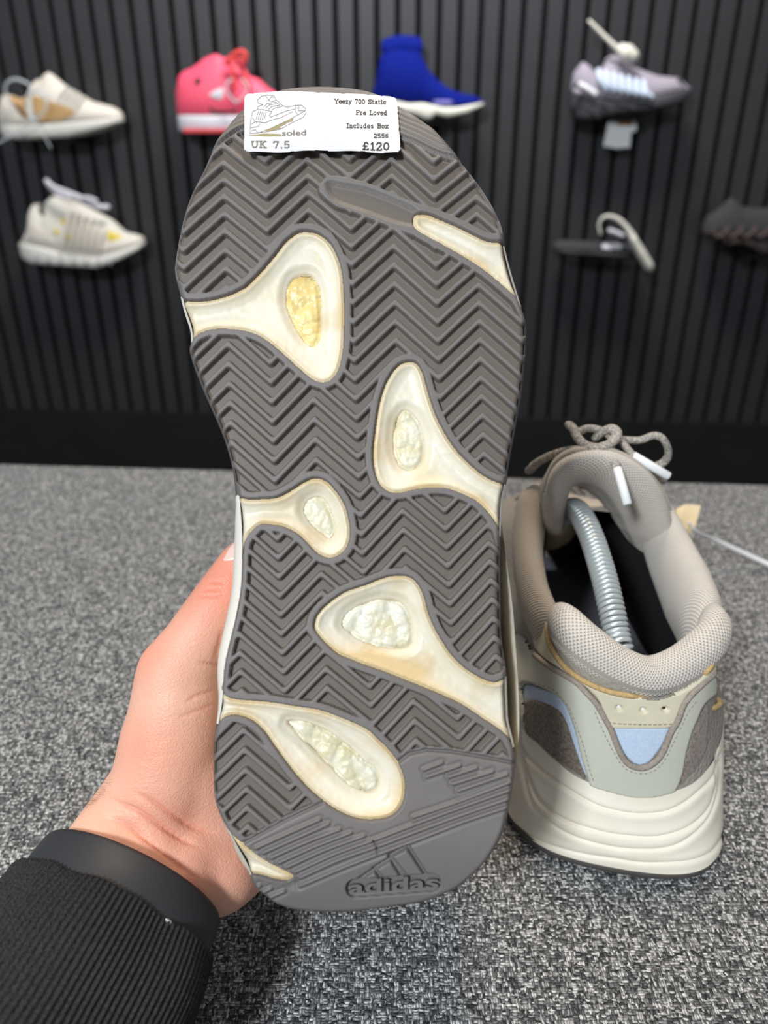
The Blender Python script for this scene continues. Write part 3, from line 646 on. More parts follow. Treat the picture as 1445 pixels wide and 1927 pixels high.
DR = [[(240,185),(200,170),(195,150),(225,120),(270,108),(325,112),(345,150),(310,160),(285,152),(262,112)],[(285,152),(310,118),(325,130)],[(240,185),(200,200),(195,225),(160,240),(145,290),(140,340),(135,415),(200,412),(300,375),(420,320),(520,265),(575,235),(578,215),(545,190),(500,190),(430,205),(390,190),(360,160),(345,150)],
 [(135,415),(250,405),(380,380),(470,330),(560,285),(582,250)],[(200,225),(240,225),(310,240),(290,270),(300,285),(360,262),(430,235),(490,222)],[(250,200),(275,175),(345,165)],[(262,212),(290,188),(360,175)],[(285,222),(310,200),(375,188)],[(310,230),(332,212),(395,198)],
 [(205,240),(185,300)],[(220,242),(200,305)],[(235,244),(215,308)],[(250,246),(232,308)],[(265,248),(248,306)],[(150,340),(180,320),(260,330),(300,310),(380,290),(480,240)],[(500,190),(495,240),(520,265)],[(525,195),(520,235),(575,235)],[(140,370),(200,360),(215,340)],[(155,290),(190,330)],[(145,395),(180,385),(200,412)]]
strokes_mesh([q(l) for l in DR], 0.75, stk_pt, .00007, 'printed_drawing', M['ink2'], stk)
fills = [[(262,396),(300,372),(430,312),(485,285),(470,322),(440,326),(400,352),(370,360),(385,374),(330,392)],[(118,430),(250,416),(380,420),(390,436),(250,438)]]
Vv = []; Fc = []
for fl in fills:
    p = np.array(q(fl)); o = len(Vv); Vv += list(p); Fc.append(tuple(range(o, o+len(p))))
Vv = np.array(Vv); mesh('printed_shade', stk_pt(Vv[:, 0], Vv[:, 1], np.full(len(Vv), .00006)), Fc, M['ink3'], stk, False)

# ================================================================ TRAINER ON THE BENCH
XC = 0.106
def ring(rows, xc=XC):
    """rows: (half width right, y, z) heel->toe, mirrored; optional 4th = half width left"""
    R = [(xc+r[0], r[1], r[2]) for r in rows]; L = [(xc-(r[3] if len(r) > 3 else r[0]), r[1], r[2]) for r in rows[1:-1]][::-1]
    return np.array(R+L)
rA = ring([(0.010,.2238,0),(.036,.2310,0),(.0495,.262,0,.0515),(.0475,.31,0,.050),(.045,.36,0),(.050,.41,.001),(.053,.46,.004),(.040,.505,.009),(0,.530,.016)])
rA[-1] = (XC-.034, .2372, 0); rA[-2] = (XC-.0505, .264, 0)
rA[-1] = (XC-.035, .2365, 0)
rA2 = rA+np.array([0, 0, .0045]); 
def offs(R, e, dz): 
    c = np.array([XC, .37]); o = R.copy(); d = R[:, :2]-c; d /= np.maximum(np.linalg.norm(d*[3, 1], axis=1), 1e-6)[:, None]
    o[:, :2] += d*[3, 1]*e/1.0*np.array([1/3., 1]); o[:, 2] += dz; return o
rA2 = offs(rA, .0008, .0045)
rB = ring([(0.006,.2262,.020),(.0325,.2345,.021),(.0480,.263,.022,.0490),(.0490,.305,.022,.049),(.043,.36,.021),(.0485,.41,.020),(.0515,.46,.021),(.0385,.503,.024),(0,.529,.028)])
rC = ring([(0.003,.2320,.041),(.0270,.2395,.044),(.0445,.266,.053,.0445),(.0480,.300,.058),(.0450,.355,.048),(.0455,.41,.036),(.0485,.46,.033),(.036,.500,.034),(0,.525,.036)])
rD = ring([(0.001,.2355,.062),(.0240,.2430,.066),(.0370,.267,.074,.039),(.0385,.31,.068),(.0360,.355,.070),(.0340,.40,.070),(.0340,.45,.056),(.0260,.488,.050),(0,.514,.046)])
rE = ring([(0.000,.2400,.084),(.0220,.2470,.094),(.0335,.268,.1035,.0335),(.0345,.305,.086),(.0300,.340,.096),(.0180,.385,.099),(.0080,.44,.078),(.0040,.47,.066),(0,.49,.058)])
def cr_mat(n, sub, closed):
    """dense Catmull-Rom weights, rows = samples, cols = controls"""
    m = n if closed else n-1; W = []
    for i in range(m):
        for t in np.arange(sub)/sub:
            w4 = 0.5*np.array([-t+2*t*t-t**3, 2-5*t*t+3*t**3, t+4*t*t-3*t**3, -t*t+t**3]); r = np.zeros(n)
            for k, wv in zip((i-1, i, i+1, i+2), w4):
                if closed: r[k % n] += wv
                elif k < 0: r[0] += 2*wv; r[1] -= wv
                elif k >= n: r[-1] += 2*wv; r[-2] -= wv
                else: r[k] += wv
            W.append(r)
    if not closed: r = np.zeros(n); r[-1] = 1; W.append(r)
    return np.array(W)
RNG = np.stack([rA2, rB, rC, rD, rE])            # 5 x 16 x 3
WU_ = cr_mat(16, 26, True)
def body(r0, r1, sub):
    Wv = cr_mat(5, sub, False)[r0*sub:r1*sub+1]
    return np.einsum('ij,kl,jlc->ikc', Wv, WU_, RNG)
def grid_faces(h, wd, closed=True):
    idx = np.arange(h*wd).reshape(h, wd)
    a = idx; b = np.roll(idx, -1, 1)
    if not closed: a = a[:, :-1]; b = b[:, :-1]
    return np.stack([a[:-1].ravel(), b[:-1].ravel(), b[1:].ravel(), a[1:].ravel()], 1)
def normals_grid(S):
    du = np.roll(S, -1, 1)-np.roll(S, 1, 1); dv = np.gradient(S, axis=0); n = np.cross(du, dv); return n/(np.linalg.norm(n, axis=2)[..., None]+1e-12)
pair = empty('trainer', (XC, .23, 0.0), 'grey and cream trainer standing heel first on the bench', 'shoe', 'pair of grey chunky trainers')
# midsole with swept grooves
GRV = [spline(l, False, 4) for l in (
 [(975,1395),(991,1421.6),(1023.6,1452),(1056,1477),(1092,1500.8),(1128,1518.8),(1155,1526),(1184,1532),(1220,1533),(1256,1527.8),(1292,1509.8),(1328,1479),(1340.5,1463),(1350,1440)],
 [(976,1380),(989,1445),(1002,1482.8),(1011,1500.8),(1038,1527.8),(1074,1549),(1128,1565.5),(1164,1572.7),(1220,1577),(1256,1572.7),(1292,1560),(1319,1540),(1337,1515),(1346,1486),(1348.6,1454),(1346,1400),(1344,1340)],
 [(970,1380),(984,1448.6),(998,1504),(1016,1531),(1047,1558),(1092,1580),(1146,1594),(1184,1599),(1238,1599),(1274,1590.7),(1301,1574.5),(1328,1547.5),(1344,1517),(1353,1480),(1354,1420)],
 [(960,1545),(982,1563.7),(1011,1581.7),(1056,1598),(1110,1610.5),(1164,1617.7),(1202,1624),(1256,1624),(1301,1619.5),(1337,1605),(1356.7,1580),(1365.7,1553),(1371,1520)])]
SUBM = 60
S = body(0, 2, SUBM); Nn = normals_grid(S)
if (Nn[5, 0]@np.array([0, -1.0, 0])) < 0: Nn = -Nn
px, py, dd = project(S.reshape(-1, 3)); rear = (S.reshape(-1, 3)[:, 1] < .36)
hgt = np.zeros(len(px))
X_, Y_ = px[rear], py[rear]; hh = np.zeros(X_.shape)
for k, gl in enumerate(GRV):
    d = dist_line(X_, Y_, gl); hh -= np.array([.0012, .0011, .0009, .0007])[k]*np.exp(-(d/2.7)**2)
    # each layer bulges a little just below its groove
    hh += .00022*np.exp(-((d-9)/6.0)**2)
hgt[rear] = hh
S2 = S+(hgt.reshape(S.shape[:2]))[..., None]*Nn
mid = mesh('midsole', S2.reshape(-1, 3), grid_faces(*S.shape[:2]), M['cream'], pair)
# rubber edge below
e0 = offs(rA, -.0012, 0); e0 = np.stack([offs(rA, -.010, .0002), e0, offs(rA, .0006, .0012), offs(rA, .0010, .0040), offs(rA, .0004, .0052)])
Sr = np.einsum('kl,jlc->jkc', WU_, e0); V = Sr.reshape(-1, 3); Fc = [tuple(f) for f in grid_faces(*Sr.shape[:2])]; n_ = Sr.shape[1]; Fc.append(tuple(range(n_-1, -1, -1)))
mesh('outsole', V, Fc, M['sole_dark'], pair)
S = body(2, 4, 24); upper = mesh('upper', S.reshape(-1, 3), grid_faces(*S.shape[:2]), M['upper_grey'], pair)
Sall = body(0, 4, 20); Sf = Sall.reshape(-1, 3); bvh = BVHTree.FromPolygons([Vector(v) for v in Sf], [tuple(f) for f in grid_faces(*Sall.shape[:2])])
def bvh_surf(bv, fallback=0.34):
    def f(x, y, h=0.0):
        x = np.asarray(x, float); y = np.asarray(y, float); h = np.broadcast_to(np.asarray(h, float), x.shape)
        R = ray(x, y); out = np.zeros(x.shape+(3,)); 
        for i in range(len(x)):
            d = Vector(R[i]).normalized(); hit = bv.ray_cast(Vector(CAM), d)
            if hit[0] is None:
                nr = bv.find_nearest(Vector(CAM+R[i]*fallback)); hit = nr
            n = hit[1]
            if n.dot(d) > 0: n = -n
            out[i] = np.array(hit[0])+np.array(n)*h[i]
        return out
    return f
sf = bvh_surf(bvh)
def patch(name, pts, material, parent, lift=.0012, edge=5.0, step=3.0, smooth=True, surf=sf, sub=3, bump=None):
    P = spline(pts, True, sub) if sub else np.array(pts, float)
    s = lambda x, y: sdf(x, y, P)
    def hf(x, y):
        d = sdf(x, y, P); h = lift*np.sqrt(np.clip(1-(1-np.clip(d/edge, 0, 1))**2, 0, 1))-.0002
        if bump is not None: h = h+bump(x, y)
        return h
    return grid_object(name, s, (P[:, 0].min(), P[:, 1].min(), P[:, 0].max(), P[:, 1].max()), step, hf, material, parent, surf)
def surf_tube(name, pts, r, material, parent, lift=0.0005, seg=8, sub=5, flat=1.0, surf=sf):
    L = spline(pts, False, sub); P = surf(L[:, 0], L[:, 1], np.full(len(L), lift))
    for _ in range(2): P[1:-1] = (P[:-2]+2*P[1:-1]+P[2:])/4
    r = np.full(len(P), r); r[0] *= .4; r[-1] *= .4
    V, Fc = tube(P, r, seg, flat=flat); return mesh(name, V, Fc, material, parent)
# reflective strip, suede quarter, leather heel wrap, tab, triangle
patch('reflective_strip', [(986,1292),(1000,1289),(1016,1295),(1047,1304),(1063,1321),(1074,1349),(1084,1379),(1098,1426),(1106,1462),(1090,1440),(1060,1380),(1020,1335),(988,1330)], M['reflect'], pair, .0006, 3)
patch('suede_quarter', [(991,1316),(1016,1318),(1038,1327),(1056,1337.7),(1068.5,1359),(1079,1390),(1088,1417),(1104,1468),(1083,1453),(1056,1436),(1031,1418),(1011,1398),(990,1378),(989,1345)], M['suede'], pair, .0014, 4)
patch('suede_quarter', [(1322,1330),(1330,1322),(1333,1340),(1330,1390),(1328,1411),(1316,1435),(1299,1458),(1276,1480),(1284,1455),(1297,1410),(1308,1372)], M['suede'], pair, .0010, 4)
patch('reflective_triangle', [(1152,1368),(1175,1367),(1235,1368),(1259,1369),(1256,1380),(1245,1404),(1227,1428),(1213,1438),(1195,1438),(1177,1422),(1164,1398)], M['reflect'], pair, .0008, 3, 2.6)
WRAP_OUT = [(946,1206),(960,1199),(984,1196),(1000,1215),(1014,1236),(1041,1255),(1083,1279),(1103,1299),(1124,1322),(1140,1352),(1151,1374),(1162,1405),(1176,1430),(1190,1441),(1211,1443),(1231,1432),(1245,1413),(1260,1374),(1273,1352),(1283,1325),(1301,1301),(1324,1280),(1340,1268),(1346,1290),(1343,1306),(1328,1318),(1317,1334),(1310,1352),(1299,1379),(1289,1416),(1283,1452),(1269,1488),(1250,1494),(1238,1498),(1202,1501),(1166,1495),(1130,1485),(1111,1478),(1105,1462),(1092,1418),(1083,1375.5),(1072,1341),(1056,1314),(1031,1298),(1005.6,1289),(988,1287),(983,1300),(987,1330),(989,1356),(984,1374),(974,1352),(962,1300),(952,1250)]
patch('heel_wrap', WRAP_OUT, M['leather'], pair, .0017, 4, 2.6, sub=2)
HOL = [(1164,1330),(1209,1334),(1249,1332)]
TAB = [(1004,1180),(1018,1172),(1036,1172),(1037,1200),(1048,1229),(1070,1258.5),(1101,1281),(1137,1299),(1165,1306),(1190,1309),(1220,1309),(1250,1306),(1274,1301),(1310,1280),(1333,1254),(1342,1250),(1344,1264),(1319,1282),(1294,1304),(1280,1326),(1272,1347),(1261,1367),(1240,1370),(1205,1370),(1170,1370),(1149,1368),(1141,1350),(1133,1332),(1121,1309),(1092,1283),(1056,1258),(1027,1240),(1008,1218)]
def holes(x, y):
    h = 0*x
    for a, b in HOL: h = h-.0016*np.exp(-(((x-a)/6.0)**2+((y-b)/4.6)**2)**2)
    return h
patch('heel_tab', TAB, M['leather2'], pair, .0016, 4, 2.2, sub=2, bump=holes)
for a, b in HOL:
    patch('eyelet_hole', [(a-4.6,b),(a-3,b-3),(a,b-3.6),(a+3,b-3),(a+4.6,b),(a+3,b+3),(a,b+3.6),(a-3,b+3)], M['white_plastic'] if a < 1240 else M['lining'], pair, .0004, 2, 2.2)
surf_tube('suede_piping', [(1008,1230),(1020,1240),(1041.6,1256),(1083,1279),(1103,1299),(1124,1322.5),(1140.5,1353),(1151,1373),(1162,1404),(1174,1427),(1190,1439),(1211,1441.5),(1231,1430),(1245,1411),(1259.5,1374),(1272,1354),(1283,1323),(1301,1300),(1324,1278),(1342,1262)], .0013, M['taupe_edge'], pair, .0012)
surf_tube('tan_piping', [(1036,1178),(1038,1206),(1052,1235),(1074,1260),(1101,1279),(1133,1294),(1164,1302.5),(1184,1305.5),(1220,1305.5),(1256,1299),(1292,1285),(1319,1266),(1336,1246)], .0012, M['tan'], pair, .0014)
# stitches: short threads, one joined part per seam
def stitches(pts, r=.00022, ln=6.0, gap=3.2, lift=.0016, m_=None):
    L = spline(pts, False, 8); seg = np.hypot(*np.diff(L, axis=0).T); cum = np.concatenate([[0], np.cumsum(seg)]); parts = []
    t = 0
    while t+ln < cum[-1]:
        a = [np.interp(t+k*ln/2, cum, L[:, 0]) for k in range(3)]; b = [np.interp(t+k*ln/2, cum, L[:, 1]) for k in range(3)]
        P = sf(np.array(a), np.array(b), np.array([lift-.0003, lift, lift-.0003])); parts.append(tube(P, r, 5)); t += ln+gap
    V, Fc = join(parts); o = mesh('stitching', V, Fc, m_ or M['taupe_edge'], pair); tag(o, kind='stuff')
stitches([(990,1283),(1011,1285),(1038,1293),(1052,1301),(1067,1319),(1076,1333),(1086.5,1360),(1097,1390),(1104.5,1418.7),(1109,1440),(1119,1471)])
stitches([(1121,1336),(1130,1359),(1144,1391),(1155,1412),(1169,1435),(1182,1446),(1207,1452),(1229,1446),(1245,1430),(1258,1405),(1279,1361),(1293,1332),(1310,1312)])
stitches([(1144,1357),(1180,1359),(1225,1360),(1264,1359)])

# ---- padded heel collar, ankle collars, tongue: fabric rolls
def roll(name, path, rad, tall, material, parent, seg=26, sub=7, up=(0, 0, 1), seam=0.0):
    """soft roll: elliptical section, rad sideways and tall along up; rounded ends"""
    P = spline(path, False, sub); n = len(P); t = np.linspace(0, 1, n); k = np.linspace(0, 1, len(path))
    ra = np.interp(t, k, np.broadcast_to(rad, len(path))); ta = np.interp(t, k, np.broadcast_to(tall, len(path)))
    T = np.gradient(P, axis=0); T /= np.linalg.norm(T, axis=1)[:, None]; V = []; KU = []; KV = []; cumL = np.concatenate([[0], np.cumsum(np.linalg.norm(np.diff(P, axis=0), axis=1))])
    e = np.minimum(np.arange(n), np.arange(n)[::-1])/ (sub*0.9); ef = np.sqrt(np.clip(1-(1-np.clip(e, 0, 1))**2, 0.02, 1))
    upv = np.array(up, float)
    for i in range(n):
        u_ = upv if upv.ndim == 1 else np.array([np.interp(t[i], k, upv[:, c]) for c in range(3)])
        s = np.cross(T[i], u_); s /= np.linalg.norm(s); w_ = np.cross(s, T[i])
        for j in range(seg):
            a = 2*math.pi*j/seg; rr = 1-seam*math.exp(-((math.cos(a-seamang))-1)**2*0+0) if False else 1
            d_ = math.atan2(math.sin(a-1.05), math.cos(a-1.05)); rr = 1-seam*math.exp(-(d_/.13)**2)
            V.append(P[i]+ef[i]*rr*(ra[i]*math.cos(a)*s+ta[i]*math.sin(a)*w_)); KU.append(cumL[i]); KV.append(a*(ra[i]+ta[i])/2)
    V = np.array(V); Fc = [tuple(f) for f in grid_faces(n, seg)]
    Fc.append(tuple(range(seg-1, -1, -1))); Fc.append(tuple((n-1)*seg+j for j in range(seg)))
    o = mesh(name, V, Fc, material, parent); set_attr(o, 'ku', KU); set_attr(o, 'kv', KV); return o
def pz(L): return [at_z(np.array(a, float), np.array(b, float), z) for a, b, z in L]
def pyy(L): return [at_y(np.array(a, float), np.array(b, float), z) for a, b, z in L]
heel_path = [(XC-.0335,.2790,.0965),(XC-.0300,.2640,.1000),(XC-.0240,.2555,.0975),(XC-.0125,.2500,.0915),(XC-.000,.2480,.0880),(XC+.0125,.2500,.0912),(XC+.0240,.2555,.0970),(XC+.0305,.2640,.0990),(XC+.0345,.2800,.0960)]
roll('ankle_collar', [(XC-.0305,.268,.088),(XC-.0350,.285,.090),(XC-.0370,.305,.0935),(XC-.0360,.328,.1020),(XC-.0325,.343,.1140),(XC-.0285,.351,.1270)], [.0058,.0064,.0068,.0074,.0082,.0084], [.010,.012,.013,.012,.010,.008], M['meshfab2'], pair)
roll('ankle_collar', [(XC+.0290,.268,.087),(XC+.0345,.285,.088),(XC+.0360,.305,.0900),(XC+.0340,.328,.0985),(XC+.0300,.343,.1110),(XC+.0250,.352,.1230)], [.0070,.0092,.0102,.0095,.0080,.0066], [.014,.019,.020,.017,.012,.008], M['meshfab'], pair)
roll('heel_collar', heel_path, [.0050,.0070,.0076,.0078,.0078,.0078,.0076,.0070,.0050], [.0095,.0105,.0100,.0092,.0090,.0092,.0100,.0105,.0095], M['meshfab'], pair, seam=.05, sub=9)
surf_tube('collar_pull_edge', [(1318,1196),(1325,1208),(1328,1224),(1326,1240),(1320,1252)], .0014, M['tan'], pair, .0006)
tong = pyy([(1032,990,.345),(1036,960,.343),(1046,924,.342),(1064,897,.341),(1094,885,.340),(1128,888,.340),(1162,908,.341),(1190,942,.343),(1208,980,.345),(1219,1014,.347),(1220,1032,.348)])
roll('tongue', tong, [.0048,.0062,.0064,.0060,.0062,.0072,.0086,.0094,.0094,.0080,.006], [.012,.017,.019,.020,.020,.020,.020,.020,.019,.016,.010], M['meshfab'], pair, up=(0, -.72, .69), sub=8)
rim = pyy([(1022,983,.348),(1022,948,.346),(1034,907,.345),(1056,876,.344),(1090,863,.343),(1130,866,.343),(1172,886,.344),(1207,922,.346),(1231,964,.348),(1240,1005,.350),(1232,1036,.352)])
roll('tongue_edging', rim, .0036, [.008,.011,.013,.014,.014,.014,.014,.014,.013,.011,.008], M['tan'] if False else M['meshfab2'], pair, up=(0, -.72, .69), sub=7)
# lining, insole
inr = []
for sc_, z0_, z1_ in ((.93, 0, 1), (.86, -.012, 1), (.84, -.035, 1)):
    R_ = rE.copy(); c = np.array([XC, .345]); R_[:, :2] = c+(R_[:, :2]-c)*[sc_, sc_ if True else 1]; R_[:, 2] += z0_; inr.append(R_)
R_ = rC.copy(); R_[:, :2] = c+(R_[:, :2]-c)*.80; R_[:, 2] = .034; inr.append(R_)
R_ = R_.copy(); R_[:, 2] = .030; R_[:, :2] = c+(R_[:, :2]-c)*.98; inr.append(R_)
Si = np.einsum('kl,jlc->jkc', WU_, np.array(inr)); Vi = Si.reshape(-1, 3); Fi = [tuple(f[::-1]) for f in grid_faces(*Si.shape[:2])]
mesh('lining', Vi, Fi, M['lining'], pair)
n_ = Si.shape[1]; Vb = Si[-1]+[0, 0, .002]; mesh('insole', np.vstack([Vb, [Vb.mean(0)+[0, 0, .0005]]]), [(i, (i+1) % n_, n_) for i in range(n_)], M['insole'], pair)
# ---- laces
def cord(name, pts3, r, parent, material=None, flat=.75, seg=10, sub=7):
    P, R = capsule_path(np.array(pts3), r, sub); V, Fc = tube(P, R, seg, flat=flat); return mesh(name, V, Fc, material or M['lace'], parent)
cord('lace', pyy([(1072,800,.348),(1080,808,.344),(1086,822,.340),(1100,836,.336),(1120,842,.334),(1140,838,.335),(1156,828,.338),(1160,815,.342),(1150,807,.346),(1135,812,.349),(1122,822,.350)]), .0026, pair)
cord('lace', pyy([(1090,812,.352),(1105,806,.352),(1125,808,.351),(1142,816,.349),(1152,830,.346),(1146,842,.343)]), .0024, pair)
cord('lace', pyy([(1146,838,.340),(1152,856,.332),(1157,868,.326),(1161,884,.3215)]), .0024, pair)
cord('lace', pyy([(1158,828,.346),(1170,832,.344),(1180,844,.341),(1190,856,.338)]), .0022, pair)
cord('lace', pyy([(1160,826,.350),(1180,828,.352),(1205,828,.352),(1228,820,.350),(1245,824,.349),(1256,842,.350),(1256,860,.352),(1246,872,.354),(1236,877,.356)]), .0023, pair)
cord('lace', pyy([(996,885,.352),(1012,870,.350),(1040,856,.348),(1068,848,.347),(1094,846,.347),(1110,850,.348)]), .0024, pair)
cord('lace', pyy([(1170,858,.348),(1185,864,.348),(1205,876,.349),(1228,888,.351),(1246,904,.354)]), .0024, pair)
cord('lace', pyy([(1190,872,.362),(1215,884,.364),(1240,892,.366)]), .0020, pair)
for L in (pyy([(1161,880,.3205),(1181,950,.309)]), pyy([(1191,857,.337),(1259,897,.333)])):
    V, Fc = tube(np.array([L[0]+(L[1]-L[0])*t for t in (0, .02, .5, .98, 1)]), np.array([.0016, .00205, .0021, .00205, .0016]), 12); mesh('lace_aglet', V, Fc, M['white_plastic'], pair)
# criss-cross laces over the vamp, out of sight from the front view
for k in range(5):
    y = .375+.019*k; z = .112-.0085*k; w_ = .020
    cord('lace', [(XC-w_, y, z-.006), (XC-w_*.4, y+.003, z+.003), (XC+w_*.4, y+.007, z+.003), (XC+w_, y+.010, z-.006)], .0019, pair)
# tongue body running down to the vamp
V = []; 
for i, (y, z, w_) in enumerate(((.347,.112,.020),(.37,.108,.021),(.40,.096,.021),(.43,.084,.018),(.455,.073,.012))):
    for j in range(9): a = math.pi*j/8; V.append((XC-w_*math.cos(a), y, z-.008+.010*math.sin(a)))
mesh('tongue_body', V, [tuple(f) for f in grid_faces(5, 9, False)], M['meshfab2'], pair)
# ---- spring of the shoe tree
tree = empty('shoe_tree', (XC, .27, .04), 'shiny coiled steel spring of a shoe tree arching inside the bench trainer', 'shoe tree')
sp = [tuple(p) for p in pyy([(1168,1236,.256),(1160,1195,.263),(1149,1140,.274),(1136,1085,.288),(1118,1025,.306),(1104,990,.318),(1090,966,.331)])]
e_ = np.array(sp[-1]); sp += [tuple(e_+[-.001, .011, -.003]), tuple(e_+[-.001, .024, -.013]), tuple(e_+[0, .038, -.022]), tuple(e_+[.001, .050, -.031])]
sp = [(sp[0][0]+.001, sp[0][1]-.001, .062)]+[(sp[0][0]+.0005, sp[0][1]-.001, .078)]+sp
P = spline(sp, False, 20); seg = np.linalg.norm(np.diff(P, axis=0), axis=1); cum = np.concatenate([[0], np.cumsum(seg)]); Ltot = cum[-1]; pitch = .00228; K = 14
pitch = .0024; nt_ = int(Ltot/pitch*K); s_ = np.linspace(0, Ltot, nt_); C_ = np.stack([np.interp(s_, cum, P[:, k]) for k in range(3)], 1); T = np.gradient(C_, axis=0); T /= np.linalg.norm(T, axis=1)[:, None]
u = np.array([1.0, 0, 0]); H = []
for i in range(nt_):
    u = u-T[i]*(u@T[i]); u /= np.linalg.norm(u); v = np.cross(T[i], u); a = 2*math.pi*i/K; H.append(C_[i]+.0047*(math.cos(a)*u+math.sin(a)*v))
V, Fc = tube(np.array(H), .00112, 6); mesh('spring', V, Fc, M['steel'], tree)
b = tube(spline([(XC, .262, .040), (XC+.002, .259, .052), (XC+.002, .257, .066)], False, 4), .0075, 14); mesh('heel_knob', b[0], b[1], M['card'], tree)
b = tube(*capsule_path([tuple(np.array(sp[-1])), tuple(np.array(sp[-1])+[.003, .03, -.012]), tuple(np.array(sp[-1])+[.003, .06, -.016])], [.008, .020, .012], 5), 14); mesh('toe_block', b[0], b[1], M['card'], tree)

# ---- hang tag and its plastic tie on the bench, behind the trainer
tg = empty('hang_tag', tuple(at_z(1315., 985., .0)), 'small cream card hang tag lying behind the right side of the bench trainer', 'tag')
a = [at_y(*p) for p in ((1272.,958.,.462),(1290.,949.,.462),(1319.,951.,.462),(1308.,992.,.452),(1294.,1010.,.450),(1274.,1000.,.450))]
a = np.array(a); V = np.vstack([a, a+[0, .0015, -.0008]]); n_ = 6
mesh('card', V, [tuple(range(n_)), tuple(range(2*n_-1, n_-1, -1))]+[(i, i+n_, (i+1) % n_+n_, (i+1) % n_) for i in range(n_)], M['card'], tg, False)
cord('tie', [at_y(1296.,985.,.452), at_y(1313.,1001.,.455), at_z(1345.,1016.,.026), at_z(1400.,1041.,.012), at_z(1455.,1066.,.0035), at_z(1500.,1085.,.0028)], [.0010, .0010, .0015, .0017, .0019, .0019], tg, M['card'] if False else M['white_plastic'], 1.0)

# ---- the held trainer's upper: the same parts carried over onto the back of the held sole
hp = sole_pt(690., 1722.); tp = sole_pt(612., 158.)
o_ = sole_pt(676., 1715.); Vdir = tp-o_; Vdir -= NS*(Vdir@NS); Lh = np.linalg.norm(Vdir); Vdir /= Lh; Udir = np.cross(Vdir, NS)
sl_ = Lh/.3065; A = np.column_stack([-Udir*1.0, Vdir*sl_, -NS]); 
org = o_-NS*0.0
MM = np.eye(4); MM[:3, :3] = A; MM[:3, 3] = org-A@np.array([XC, .2238, 0.0])+(-Udir*0)
axp = sole_pt(np.array([676., 686, 697, 678, 662, 640, 612]), np.array([1715., 1500, 1000, 800, 600, 350, 158])); q_ = axp-o_; AXV = q_@Vdir; AXU = q_@np.cross(NS, Vdir)
for o in list(pair.children):
    if o.name.split('.')[0] not in ('upper', 'ankle_collar', 'heel_collar', 'tongue', 'tongue_edging', 'tongue_body', 'lining', 'insole', 'lace', 'lace_aglet'): continue
    me = o.data.copy(); nv = len(me.vertices); co = np.empty(nv*3); me.vertices.foreach_get('co', co); co = co.reshape(-1, 3)@A.T+MM[:3, 3]
    vv = (co-o_)@Vdir; co = co+np.outer(np.interp(vv, AXV, AXU), np.cross(NS, Vdir)*1.0)
    me.vertices.foreach_set('co', co.ravel()); me.flip_normals(); me.update(); 
    o2 = link(o.name.split('.')[0], me, None, shoe)

me = mid.data.copy(); co = np.empty(len(me.vertices)*3); me.vertices.foreach_get('co', co); co = co.reshape(-1, 3); co[:, 0] = XC+(co[:, 0]-XC)*.93; co[:, 1] = .37+(co[:, 1]-.37)*.965
co = co@A.T+MM[:3, 3]; vv = (co-o_)@Vdir; co = co+np.outer(np.interp(vv, AXV, AXU), np.cross(NS, Vdir)); me.vertices.foreach_set('co', co.ravel()); me.flip_normals(); me.update(); link('midsole_cup', me, None, shoe)

